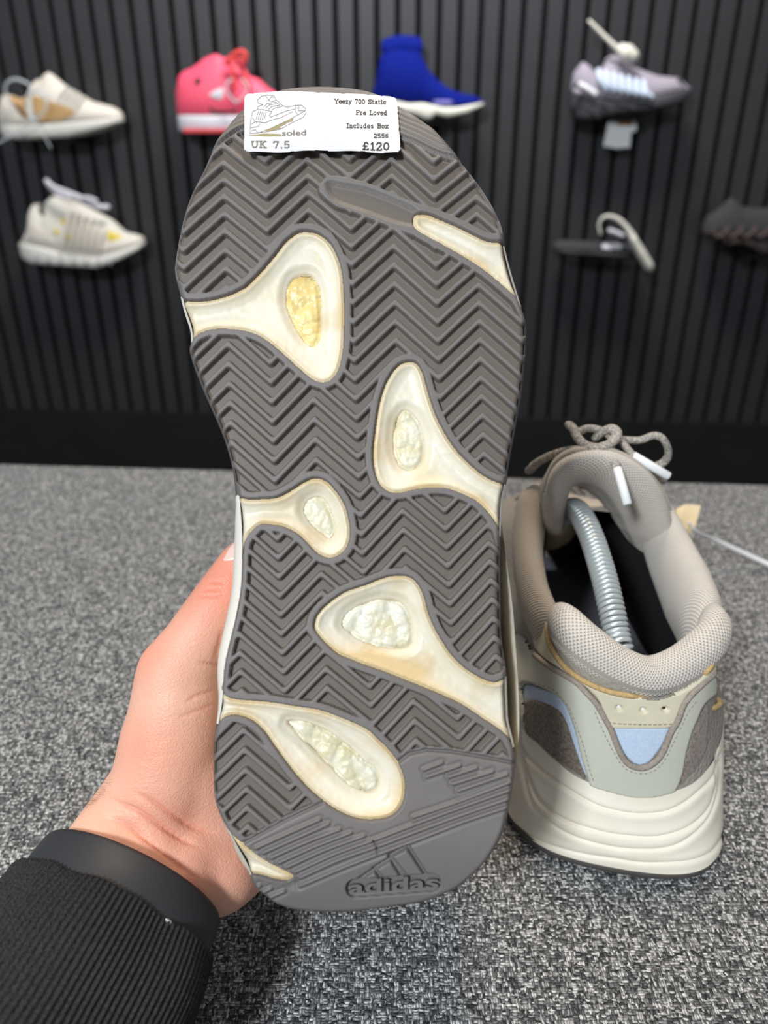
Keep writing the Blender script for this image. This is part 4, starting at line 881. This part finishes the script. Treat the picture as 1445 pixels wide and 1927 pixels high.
# ================================================================ HAND, SLEEVE, WRISTBAND
person = empty('person', (-0.16, 0.03, 0.0), 'person reaching in from the lower left, black sleeve, left hand holding up the trainer', 'person')
def C3(px, py, d): return cam_pt(float(px), float(py), float(d))
E1 = .896*RT-.444*UP; PU = .444*RT+.896*UP
AX = -.645*PU-.764*FW                               # from the hand towards the elbow
MC = C3(231, 1690, .262); E2 = .764*PU-.645*FW
def flesh():
    import bmesh
    segs = []
    def chain(pts): 
        for a, b in zip(pts[:-1], pts[1:]): segs.append((a[0], a[1], b[0], b[1]))
    for k, r in ((-.0115, .0185), (0, .0205), (.0120, .0180)):
        chain([(MC+E1*k*1.05+AX*.10, r*1.12), (MC+E1*k+AX*.02, r), (MC+E1*k*.95-AX*.022, r*.93)])
    wr = [MC+E1*k*.95-AX*.022 for k in (-.0115, 0, .0120)]
    # thenar column, thumb
    chain([(wr[0], .0170), (C3(306, 1478, .279), .0185), (C3(322, 1390, .280), .0182), (C3(333, 1318, .279), .0158)])
    chain([(C3(322, 1390, .280), .0170), (C3(332, 1268, .279), .0146), (C3(368, 1205, .280), .0116), (C3(402, 1150, .281), .0108), (C3(430, 1105, .283), .0100), (C3(454, 1060, .285), .0086), (C3(462, 1050, .286), .0074)])
    # palm
    chain([(wr[1], .0190), (C3(350, 1545, .287), .0190), (C3(430, 1440, .305), .0180), (C3(480, 1380, .322), .0130)])
    chain([(C3(322, 1390, .280), .0165), (C3(400, 1340, .300), .0135), (C3(465, 1330, .322), .0110)])
    chain([(wr[2], .0165), (C3(404, 1628, .284), .0180), (C3(440, 1600, .296), .0180), (C3(490, 1530, .318), .0130)])
    chain([(C3(350, 1545, .287), .0185), (C3(420, 1590, .290), .0178)])
    chain([(C3(430, 1440, .305), .0170), (C3(440, 1600, .296), .0172)]); chain([(C3(322, 1420, .281), .018), (C3(420, 1560, .292), .0180)])
    # four fingers closing behind the shoe
    for f in ([(465,1330,.322,.0108),(598,1290,.352,.0092),(690,1300,.349,.0082),(742,1322,.338,.0068)], [(476,1395,.330,.0110),(628,1368,.360,.0095),(722,1384,.355,.0085),(776,1404,.343,.0070)],
              [(486,1462,.330,.0105),(622,1446,.358,.0090),(712,1462,.351,.0080),(760,1480,.339,.0066)], [(494,1528,.322,.0098),(608,1520,.345,.0080),(676,1536,.340,.0070),(712,1548,.331,.0060)]):
        chain([(C3(a, b, c), r) for a, b, c, r in f])
    bm = bmesh.new()
    for p0, r0, p1, r1 in segs:
        d = Vector(p1-p0); L = d.length; q = d.to_track_quat('Z', 'Y').to_matrix().to_4x4()
        for t, r in ((0, r0), (1, r1)):
            m = Matrix.Translation(Vector(p0+(p1-p0)*t)) @ Matrix.Diagonal((r, r, r, 1)); bmesh.ops.create_icosphere(bm, subdivisions=3, radius=1.0, matrix=m)
        m = Matrix.Translation(Vector((p0+p1)/2)) @ q; bmesh.ops.create_cone(bm, cap_ends=True, segments=28, radius1=r0, radius2=r1, depth=L, matrix=m)
    me = bpy.data.meshes.new('flesh'); bm.to_mesh(me); bm.free()
    o = bpy.data.objects.new('flesh', me); sc.collection.objects.link(o)
    md = o.modifiers.new('r', 'REMESH'); md.mode = 'VOXEL'; md.voxel_size = .0016
    s = o.modifiers.new('s', 'SMOOTH'); s.factor = .6; s.iterations = 14
    ss = o.modifiers.new('ss', 'SUBSURF'); ss.levels = 1
    dg = bpy.context.evaluated_depsgraph_get(); out = bpy.data.meshes.new_from_object(o.evaluated_get(dg)); bpy.data.objects.remove(o); bpy.data.meshes.remove(me)
    return out
me = flesh(); me.name = 'hand'
n_ = len(me.vertices); co = np.empty(n_*3); me.vertices.foreach_get('co', co); co = co.reshape(-1, 3); nn = np.empty(n_*3); me.vertices.foreach_get('normal', nn); nn = nn.reshape(-1, 3)
hx, hy, hd = project(co); facing = (nn@FW < 0.35)&(hx < 520)
disp = np.zeros(n_); red = np.zeros(n_)
CRS = [([(245.7,1487.6),(283.5,1508),(327,1537),(370.7,1560),(420,1572)], .0009, 4.5), ([(195,1498),(225,1512),(260,1528),(301,1554.4),(341.6,1577.7),(385,1600)], .0011, 4.5), ([(172,1543),(219.5,1544),(254.4,1563),(298,1595),(335.8,1627),(365,1650),(378,1675)], .0011, 4.5),
 ([(414,1297),(376,1307),(345,1324)], .0005, 2.2), ([(370,1247),(395,1249),(425,1256)], .0005, 2.5), ([(388,1098),(405,1096),(425,1099)], .0004, 2.2), ([(375,1111),(398,1110),(425,1112)], .0005, 2.2), ([(366,1122),(392,1122),(428,1124)], .0004, 2.2), ([(402,1250),(412,1215),(420,1180)], .0004, 5),
 ([(345,1640),(385,1690),(400,1720)], .0006, 4), ([(330,1352),(370,1338),(412,1322)], .0003, 3)]
fx, fy = hx[facing], hy[facing]; fd = np.zeros(fx.shape); fr = np.zeros(fx.shape)
for L, a, wd in CRS:
    S_ = spline(L, False, 5); d = dist_line(fx, fy, S_); L0 = np.hypot(*(S_[-1]-S_[0])); tt = ((fx-S_[0][0])*(S_[-1][0]-S_[0][0])+(fy-S_[0][1])*(S_[-1][1]-S_[0][1]))/L0**2
    fade = smoothstep(-.02, .3, tt)*smoothstep(1.02, .7, tt); a = a*1.15
    fd -= fade*a*np.exp(-(d/(wd*.85))**2)+fade*a*.35*np.exp(-(d/(wd*3))**2); fr += fade*.25*np.exp(-(d/(wd*1.2))**2)
disp[facing] = fd
# blood tone of knuckle, thumb and heel of the hand
for x0, y0, s_, k in ((275,1235,45,.55),(430,1080,60,.75),(355,1150,45,.35),(268,1400,40,.45),(300,1540,80,.35),(430,1640,60,.35)): red += k*np.exp(-((hx-x0)**2+(hy-y0)**2)/(2*s_*s_))*(hx < 520)
red[facing] += fr
me.vertices.foreach_set('co', (co+nn*disp[:, None]).ravel()); me.update()
hand = link('hand', me, None, person)
a_ = hand.data.attributes.new('flush', 'FLOAT', 'POINT'); a_.data.foreach_set('value', np.clip(red, 0, 1).astype(np.float32))
sk = M['skin']; nt = sk.node_tree; at_ = nt.nodes.new('ShaderNodeAttribute'); at_.attribute_name = 'flush'; mx = nt.nodes.new('ShaderNodeMix'); mx.data_type = 'RGBA'
bsdf = nt.nodes['Principled BSDF']; src = bsdf.inputs['Base Color'].links[0].from_socket
nt.links.new(src, mx.inputs['A']); mx.inputs['B'].default_value = (*lin((226, 130, 104)), 1); nt.links.new(at_.outputs['Fac'], mx.inputs['Factor']); nt.links.new(mx.outputs['Result'], bsdf.inputs['Base Color'])
me.materials.clear(); me.materials.append(sk)
# thumb nail
hb = BVHTree.FromPolygons([Vector(v) for v in co+nn*disp[:, None]], [tuple(p.vertices) for p in me.polygons])
try:
    patch('thumb_nail', [(420,1056),(424,1042),(431,1029),(440,1019),(452,1012),(470,1012),(476,1030),(466,1052),(440,1055)], M['nail'], hand, .0006, 5, 2.2, surf=bvh_surf(hb, .287))
except Exception as ex: print('nail', ex)
# forearm hairs along the upper edge of the wrist
rs = np.random.RandomState(8); parts = []
for k in range(70):
    t = rs.rand(); bx = 150+95*t+rs.uniform(-6, 10); by = 1572-95*t+rs.uniform(-14, 8)
    nr = hb.find_nearest(Vector(C3(bx, by, .272))); p = np.array(nr[0]); nv = np.array(nr[1]); d = nv*.5+PU*.5-RT*.7+rs.uniform(-.35, .35, 3); d /= np.linalg.norm(d); L = rs.uniform(.002, .0055)
    parts.append(tube([p, p+d*L*.5+AX*L*.12, p+d*L+AX*L*.4], [.00003, .00002, .00001], 3, cap=False))
V, Fc = join(parts); tag(mesh('arm_hair', V, Fc, M['hair'], person), kind='stuff')
# wristband
def ell(c, a, b, n, ang0=0): 
    t = np.arange(n)/n*2*np.pi+ang0; return c+np.outer(np.cos(t), E1)*a+np.outer(np.sin(t), E2)*b
n = 96; loops = []
for ds, e in ((-.0060, -.0035), (-.0067, -.0023), (-.0065, -.0013), (-.005, -.0007), (.001, -.0001), (.010, .0003), (.0115, -.0002), (.012, -.001), (.002, -.0033)):
    loops.append(ell(MC+AX*ds, .0345+e, .0250+e, n))
V = np.vstack(loops); Fc = grid_faces(len(loops)+0, n); Fc = np.vstack([Fc, np.stack([np.arange(n)+(len(loops)-1)*n, (np.arange(n)+1) % n+(len(loops)-1)*n, (np.arange(n)+1) % n, np.arange(n)], 1)])
wb = mesh('wristband', V, Fc, M['band'], None); tag(wb, 'smooth matte black fitness band around the wrist below the palm', 'wristband')
p0 = np.array(ell(MC+AX*.0078, .0350, .0250, 360)); qx, qy, _ = project(p0); i0 = np.argmin((qx-322)**2+(qy-1726)**2)
b = tube(*capsule_path([p0[i0]-E1*.0006, p0[i0]+E1*.0006], .0009, 3), 10); mesh('metal_pin', b[0], b[1], M['steel'], wb)
# sleeve with knitted ribs
nr_ = 116; n = nr_*6; t = np.arange(n)/n*2*np.pi; rows = []
prof = [(.0085, -.0030, 0), (.0078, -.0010, .4), (.0080, .0005, .8), (.0090, .0012, 1), (.012, .0018, 1)]+[(.012+.006*k, .0018+.00050*k+.0012*math.sin(k*.9), 1) for k in range(1, 36)]
for k, (ds, e, ra) in enumerate(prof):
    ds = ds-.0012
    wob = .0012*np.sin(3*t+k*.12)+.0008*np.sin(5*t-k*.2); rib = ra*.00062*np.maximum(np.cos(nr_*t+.25*np.sin(k*.5)), -.5)
    st = .00016*ra*hash_noise(t*200, np.full(n, k*2.0), 5)
    R1 = .0352+e*.6+.03*(ds-.008)+wob+rib+st; R2 = .0262+e*.8+.08*(ds-.008)+wob*.8+rib+st; c = MC+AX*(ds+.0012*np.sin(2*t+1)[:, None]) if False else MC+AX*ds
    rows.append(c+np.cos(t)[:, None]*E1*R1[:, None]+np.sin(t)[:, None]*E2*R2[:, None]+AX*(.0006*np.sin(7*t)+.0004*np.sin(13*t+k*.1))[:, None]*ra)
V = np.vstack(rows); slv = mesh('sleeve', V, grid_faces(len(rows), n), M['sleeve'], person)

# ================================================================ SHOES DISPLAYED ON THE SLATTED WALL
def wall_shoe(top, mid_, bot, label, cols, width=.042, off=.075, cat='shoe', arch=2.2, shelf=True, flare=1.0, group='shoes on the slatted wall'):
    """lofted shoe from its side profile: sole below mid, rounded upper above it; real width across the wall normal"""
    def uv(L):
        L = np.array(L, float); P = wall_pt(L[:, 0], L[:, 1], off); u, v = wall_frame(P); return u, v
    tu, tv = uv(top); mu, mv = uv(mid_); bu, bv = uv(bot)
    for A in (tu, mu, bu): pass
    def srt(u, v): o = np.argsort(u, kind='stable'); return u[o], v[o]
    tu, tv = srt(tu, tv); mu, mv = srt(mu, mv); bu, bv = srt(bu, bv)
    u0 = min(tu[0], bu[0]); u1 = max(tu[-1], bu[-1]); n = 54
    s = (1-np.cos(np.linspace(0, np.pi, n)))/2; s = .35*s+.65*np.linspace(0, 1, n); U = u0+(u1-u0)*s
    T = np.interp(U, tu, tv); Mi = np.interp(U, mu, mv); B = np.interp(U, bu, bv); T = np.maximum(T, Mi+.0008); B = np.minimum(B, Mi-.002)
    q = np.clip(1-np.abs(2*s-1)**3.2, 0, 1)**.5; W = width*(0.18+.82*q)*(1-.13*np.exp(-((s-.42)/.16)**2)); W[0] *= .55; W[-1] *= .45
    c = wxyz((u0+u1)/2, float(B.min()), off)
    root = empty(label[0], tuple(c), label[1], cat, group)
    seg = 28; V = []
    for i in range(n):
        for j in range(seg):
            a = 2*math.pi*j/seg; ca, sa = math.cos(a), math.sin(a); e = .45
            x = W[i]*flare*math.copysign(abs(ca)**e, ca); z = (Mi[i]+B[i])/2+(Mi[i]-B[i])/2*math.copysign(abs(sa)**e, sa); V.append((U[i], z, off+x))
    V = np.array(V); Fc = [tuple(f) for f in grid_faces(n, seg)]+[tuple(range(seg-1, -1, -1)), tuple((n-1)*seg+j for j in range(seg))]
    mesh('sole', wxyz(V[:, 0], V[:, 1], V[:, 2]), Fc, cols[0], root)
    V = []; seg2 = 30
    for i in range(n):
        hgt = T[i]-Mi[i]
        for j in range(seg2):
            a = 2*math.pi*j/seg2; ca, sa = math.cos(a), math.sin(a)
            nar = 1-.42*smoothstep(.035, .11, hgt*max(sa, 0))
            x = W[i]*.93*math.copysign(abs(ca)**(2/arch), ca)*nar; z = Mi[i]+(hgt*max(sa, 0)**(1.7/arch) if sa > 0 else -.004*abs(sa)); V.append((U[i], z, off+x))
    V = np.array(V); Fc = [tuple(f) for f in grid_faces(n, seg2)]+[tuple(range(seg2-1, -1, -1)), tuple((n-1)*seg2+j for j in range(seg2))]
    P = wxyz(V[:, 0], V[:, 1], V[:, 2]); mesh('upper', P, Fc, cols[1], root)
    bv_ = BVHTree.FromPolygons([Vector(p) for p in P], Fc); sfw = bvh_surf(bv_, 1.75)
    if shelf:
        i0, i1 = int(n*.36), int(n*.60); zb = float(B[i0:i1].min())
        Vb, Fb = wbox(U[i0], U[i1], .0, off+.02, zb-.008, zb-.0004, .001); h = mesh('shelf_peg', Vb, Fb, M['black_board'], None, False)
        tag(h, 'small black shelf peg under the '+label[2], 'shelf', 'shelf pegs on the slatted wall')
    return root, sfw
def wt(name, pts, r, material, parent, off=.12, flat=1.0):
    L = np.array([(p[0], p[1]) for p in pts], float); o = np.array([p[2] if len(p) > 2 else off for p in pts]); P = np.array([wall_pt(a, b, c) for (a, b), c in zip(L, o)])
    Pp, R = capsule_path(P, r, 5); V, Fc = tube(Pp, R, 8, flat=flat); return mesh(name, V, Fc, material, parent)
def wcard(name, pts, off, th, material, parent):
    P = np.array([wall_pt(float(a), float(b), off) for a, b in pts]); n = len(P); V = np.vstack([P+WN*th, P]); Fc = [tuple(range(n))[::-1], tuple(range(n, 2*n))]+[(i, (i+1) % n, (i+1) % n+n, i+n) for i in range(n)]
    return mesh(name, V, Fc, material, parent, False)
W_ = {'wh': mat('white_shoe_leather', (216, 208, 196), .6), 'wh2': mat('white_sole_rubber', (214, 212, 204), .6), 'tan': mat('tan_canvas_panel', (190, 154, 104), .8), 'pk': mat('coral_pink_leather', (240, 84, 112), .55), 'pks': mat('coral_outsole', (214, 70, 74), .7),
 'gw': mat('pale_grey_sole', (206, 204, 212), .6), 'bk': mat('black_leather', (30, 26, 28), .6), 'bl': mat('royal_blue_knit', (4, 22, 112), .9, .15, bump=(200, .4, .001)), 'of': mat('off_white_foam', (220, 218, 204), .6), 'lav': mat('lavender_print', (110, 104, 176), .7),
 'lil': mat('lilac_grey_mesh', (150, 142, 154), .7), 'cg': mat('charcoal_sole', (62, 60, 64), .7), 'ice': mat('icy_white_laces', (206, 218, 236), .6), 'yel': mat('yellow_mesh', (214, 190, 60), .7), 'crm': mat('cream_mesh', (212, 207, 196), .8), 'brn': mat('brown_sticker', (140, 96, 40), .7),
 'dg': mat('dark_grey_knit', (48, 50, 52), .9), 'db': mat('brown_black_sole', (62, 48, 46), .7), 'wt': mat('white_card', (214, 214, 214), .6), 'red': mat('dark_red_lining', (90, 30, 26), .8), 'bone': mat('bone_foam_cap', (206, 202, 190), .5), 'rdl': mat('red_orange_cord', (226, 72, 70), .8)}
# 1 white and tan low trainer, top left
r_, s_ = wall_shoe([(2,200),(5,180),(12,176),(23,180),(40,186),(54,180),(60,158),(70,149),(79,148),(83,140),(93,135),(104,144),(126,163),(149,177),(175,191),(210,200),(226,209),(231,222)], [(2,232),(60,233),(130,229),(200,223),(232,221)], [(5,250),(19,261),(47,263.5),(93,261),(140,259),(182,249),(210,240),(232,229)],
  ('display_trainer', 'white low trainer with a tan side panel, leftmost on the upper wall row', 'white low trainer with a tan panel'), (W_['wh2'], W_['wh']))
patch('side_panel', [(60,180),(93,190),(140,207),(126,224),(79,232),(66,215)], W_['tan'], r_, .002, 4, 3, surf=s_)
patch('collar_lining', [(18,180),(50,181),(52,196),(56,222),(42,220),(24,196)], W_['tan'], r_, .002, 4, 3, surf=s_); patch('collar_gap', [(26,193),(34,196),(54,219),(44,219),(30,203)], W_['red'], r_, .003, 4, 3, surf=s_)
patch('tongue_label', [(103,143),(116,143),(128,153),(132,166),(118,160)], W_['gw'], r_, .003, 4, 3, surf=s_)
for k, (a, b) in enumerate(((120,166),(131,172),(142,178),(152,185))): wt('lace', [(a-8,b+14,.118),(a,b+2,.110),(a+8,b-2,.09)], .0025, W_['wh2'], r_)
tie = empty('security_tie', tuple(wall_pt(65., 228., .13)), 'looped milky plastic tie through the white and tan trainer', 'tie')
wt('loop', [(21,196,.12),(11,180,.13),(12,158,.135),(28,149,.135),(48,155,.13),(58,165,.125),(57,182,.13)], .0030, M['clear_plastic'], tie); wt('loop', [(65,227,.135),(52,210,.137),(53,182,.137),(70,170,.137),(86,185,.137),(84,208,.137),(65,227,.135)], .0030, M['clear_plastic'], tie)
wt('tail', [(65,227,.135),(40,246,.135),(-10,272,.132)], .0022, M['clear_plastic'], tie); wt('tail', [(65,226,.135),(80,250,.135),(95,277,.132)], .0034, M['clear_plastic'], tie, flat=.4)
# 2 coral high top
r_, s_ = wall_shoe([(334,168),(338,140),(350,132),(362,127.5),(388,108),(407,101),(421,109),(434,106),(450,112),(458,122),(469,143),(486.5,148),(505,165),(530,182),(555,196),(566,212)], [(334,214),(450,215),(566,219)], [(337,236),(341,248),(450,249),(540,247),(567,238)],
  ('display_high_top', 'coral pink high top trainer with white sole, half behind the held trainer', 'coral pink high top'), (W_['gw'], W_['pk']), arch=2.6)
b_, s2 = None, None
patch('eyelet_panel', [(393,179),(402,171),(418,164),(421,172),(418,187),(405,187)], W_['gw'], r_, .002, 4, 3, surf=s_); patch('dark_panel', [(393,197),(404,206),(430,209),(443,203),(442,212),(400,213)], W_['bk'], r_, .002, 4, 3, surf=s_)
patch('ankle_emblem', [(366,152),(370,147),(378,146),(378,154),(374,160),(367,160)], W_['bk'], r_, .002, 3, 2.5, surf=s_)
wt('lace', [(426,118,.11),(440,103,.12),(456,97,.12),(463,105,.12)], .005, W_['rdl'], r_); wt('lace', [(430,112,.12),(448,112,.12),(462,112,.12),(458,124,.115)], .004, W_['rdl'], r_); wt('lace', [(434,120,.12),(438,140,.12),(442,165,.12)], .004, W_['rdl'], r_); wt('lace', [(446,118,.11),(460,140,.11),(470,165,.11)], .004, W_['rdl'], r_)
Vb, Fb = wbox(*[float(wall_frame(wall_pt(a, 246., .1175))[0]) for a in (344., 480.)], .036, .1175, float(wall_frame(wall_pt(340., 250., .1175))[1]), float(wall_frame(wall_pt(340., 243., .1175))[1]), .0015); mesh('outsole', Vb, Fb, W_['pks'], r_, False)
tie = empty('security_tie', tuple(wall_pt(445., 190., .13)), 'looped milky plastic tie hanging from the laces of the coral high top', 'tie')
wt('loop', [(444,193,.135),(428,175,.137),(426,158,.137),(436,150,.135)], .0024, M['clear_plastic'], tie); wt('loop', [(444,193,.135),(460,180,.137),(466,162,.137),(456,150,.135)], .0024, M['clear_plastic'], tie)
# 3 blue sock boot
r_, s_ = wall_shoe([(700,170),(706,158),(711,131),(716,104),(727,91),(752,84.5),(786,88),(795,107.6),(806,131),(824,151),(842,165),(869,176),(896,181),(909,190)], [(700,188),(734,187),(770,194),(797,192),(833,201),(860,201),(910,192)], [(702,205),(734,207),(770,216),(788,221),(802,228),(813,226),(818,217),(842,223),(878,215),(911,199)],
  ('sock_boot', 'royal blue knitted sock boot with a chunky off-white sole on the wall', 'royal blue sock boot'), (W_['of'], W_['bl']), arch=2.3)
patch('side_print', [(816,189),(849,188.5),(851,197),(818,197.5)], W_['lav'], r_, .002, 3, 3, surf=s_)
wt('cuff', [(727,93,.075),(755,87,.075),(785,90,.075)], .012, W_['bl'], r_, flat=1.8)
# 4 lilac grey trainer
r_, s_ = wall_shoe([(1075,160),(1076,150),(1080,136),(1096,115.5),(1109,124),(1119,136),(1134,126),(1138,111),(1150,104),(1160,104),(1175,117.6),(1202,130),(1237.6,142.5),(1277,146.6),(1286,157),(1298,170)], [(1075,167),(1092,165),(1119,182),(1154.6,186),(1217,182),(1258,171.5),(1298,166)], [(1077,207),(1080,225),(1098,229.5),(1154.6,217),(1217,211),(1269,198.5),(1298,178)],
  ('display_trainer', 'lilac grey trainer with white woven laces and a chunky charcoal sole, wall upper right', 'lilac grey trainer'), (W_['cg'], W_['lil']), flare=1.08)
for k in range(7):
    x0 = 1126+k*14; y0 = 140+k*3.6; wt('lace', [(x0,y0-7,.115),(x0+5,y0+12,.124),(x0+16,y0+28-k*1.2,.122)], .0052, W_['ice'], r_)
wt('heel_bar', [(1092,159,.118),(1106,167,.121),(1120,177,.122)], .0055, M['white_plastic'], r_); wt('heel_dot', [(1084,172,.115),(1089,175,.116)], .0065, W_['lil'], r_); patch('heel_black_patch', [(1076,164),(1086,154),(1096,155),(1112,170),(1118,181),(1100,176),(1090,166)], W_['bk'], r_, .002, 3, 3, surf=s_)  # black patch on the heel, just above the sole line
wt('toe_tip', [(1277,152,.10),(1284,164,.10)], .005, W_['cg'], r_)
for a, b, c, d in ((1096,200,1125,222),(1130,192,1150,214),(1160,196,1190,206),(1200,190,1235,200)): wt('sole_groove', [(a,b,.122),((a+c)/2,(b+d)/2-3,.124),(c,d,.121)], .003, W_['dg'], r_)
tg = empty('security_tag', tuple(wall_pt(1181., 99., .11)), 'grey plastic anti-theft pin with a round cap above the lilac grey trainer', 'tag'); wt('stem', [(1109,40,.10),(1135,66,.105),(1166,96,.11)], [.0035,.0042,.0055], W_['bone'], tg)
b = tube(*capsule_path([wall_pt(1170., 94., .11), wall_pt(1180., 100., .115), wall_pt(1190., 105., .118)], [.012, .017, .013], 4), 16); mesh('cap', b[0], b[1], W_['bone'], tg)
cdd = empty('price_card', tuple(wall_pt(1165., 250., .06)), 'white price card hanging below the lilac grey trainer', 'card'); wcard('card', [(1146,222),(1190,224),(1187,250),(1185,277),(1160,279),(1135,275)], .075, .0012, W_['wt'], cdd); wcard('backing', [(1186,222),(1199,222),(1197,246),(1186,250)], .070, .0012, W_['wt'], cdd); wcard('sticker', [(1160,222),(1191,222),(1188,237),(1162,236)], .0775, .0006, W_['brn'], cdd)
# 5 white chunky runner, lower left
r_, s_ = wall_shoe([(44,462),(52,440),(58,420),(58,390),(63,384),(75,383),(79,396),(84,402),(87,378),(100,368.5),(120,371),(140,375.5),(175,394),(210,413),(233.5,436),(255,441),(268.5,446),(271,453)], [(44,455),(56,452.6),(93,459.6),(140,473.6),(198.5,478),(240,466),(271,455)], [(42,472),(49,485),(70,494.6),(140,499),(196,501.6),(233.5,487.6),(266,469),(271,460)],
  ('display_trainer', 'chunky white running trainer with yellow toe mesh, wall lower left', 'chunky white runner'), (W_['wh2'], W_['crm']), flare=1.1)
patch('toe_panel', [(202,434),(212,437),(232,446),(216,452),(205,455)], W_['yel'], r_, .002, 3, 3, surf=s_)
for a, b in ((107,436),(132,446),(120,416)): patch('yellow_window', [(a-6,b-5),(a+2,b-4),(a+6,b+2),(a,b+6),(a-6,b+3)], W_['yel'], r_, .002, 2, 2.5, surf=s_)
for k in range(6): x0 = 120+13*k; wt('cage_bar', [(x0+10,395+7*k,.110),(x0+8,415+5*k,.118),(x0+3,440+4*k,.121),(x0,462+2*k,.121)], .0036, W_['wh'], r_)
patch('toe_cap', [(205,456),(232,447),(262,446),(270,452),(250,462),(215,472),(180,474),(190,462)], W_['wh'], r_, .003, 4, 3, surf=s_); patch('heel_panel', [(52,440),(60,418),(72,425),(92,440),(105,458),(90,458),(60,452)], W_['wh'], r_, .002, 4, 3, surf=s_)
patch('collar_gap', [(74,387),(82,392),(86,402),(80,408),(74,400)], W_['bk'], r_, .002, 2, 3, surf=s_)
for x0 in range(62, 215, 24): wt('sole_groove', [(x0,476+(x0-62)*.06,.127),(x0+3,487+(x0-62)*.05,.128),(x0+2,496+(x0-62)*.03,.122)], .0018, W_['gw'], r_)
wt('lace', [(88,341,.10),(100,352,.11),(125,362,.115),(150,372,.115),(173,384,.115),(190,390,.112),(202,390,.11)], .0062, W_['gw'], r_); wt('lace', [(90,347,.10),(110,366,.115),(132,372,.118)], .005, W_['gw'], r_); wt('lace', [(150,374,.12),(165,373,.12),(180,378,.118)], .005, W_['gw'], r_)
# 6 black slide with its tag, lower right
r_, s_ = wall_shoe([(1040,460),(1048,454),(1062,452),(1123,455),(1160,457),(1205,460),(1214,466)], [(1040,464),(1100,468),(1160,470),(1214,471)], [(1042,470),(1060,477),(1100,480),(1170,485),(1212,480)],
  ('display_slide', 'flat black slide sandal seen side on, wall lower right', 'flat black slide'), (W_['bk'], W_['dg']))
patch('side_label', [(1134,459),(1166,460),(1168,468),(1136,469)], W_['gw'], r_, .003, 2, 2.5, surf=s_)
tg = empty('security_tag', tuple(wall_pt(1200., 470., .12)), 'curled pale plastic security tag clipped over the black slide', 'tag')
wt('hook', [(1130,440,.12),(1127,424,.12),(1134,410,.122),(1148,407,.124),(1165,414,.126),(1182,432,.128),(1192,450,.13)], [.0028,.003,.0035,.004,.005,.006,.009], M['clear_plastic'] if False else W_['bone'], tg); wt('pad', [(1192,452,.13),(1206,477,.13),(1219,499,.13)], [.013,.0165,.0165], W_['bone'], tg, flat=.6); wt('clip', [(1150,435,.12),(1170,443,.12)], .009, W_['gw'], tg, flat=.6)
# 7 dark trainer cut by the right edge
r_, s_ = wall_shoe([(1322,425),(1330,408),(1345,398),(1360,386),(1376,370),(1386,378),(1394,388),(1420,391),(1445,391),(1490,396),(1530,410),(1560,425)], [(1322,430),(1345,436),(1365,444),(1400,448),(1430,452),(1560,450)], [(1328,438),(1345,448),(1363,460),(1385,455),(1400,462),(1425,478),(1445,472),(1500,476),(1560,466)],
  ('display_trainer', 'dark grey knitted trainer with brown black sole, cut off at the right edge', 'dark trainer at the right edge'), (W_['db'], W_['dg']))
for k in range(5): x0 = 1340+26*k; wt('sole_wave', [(x0,432,.12),(x0+10,446,.125),(x0+22,440,.125),(x0+32,428,.12)], .005, W_['db'], r_)
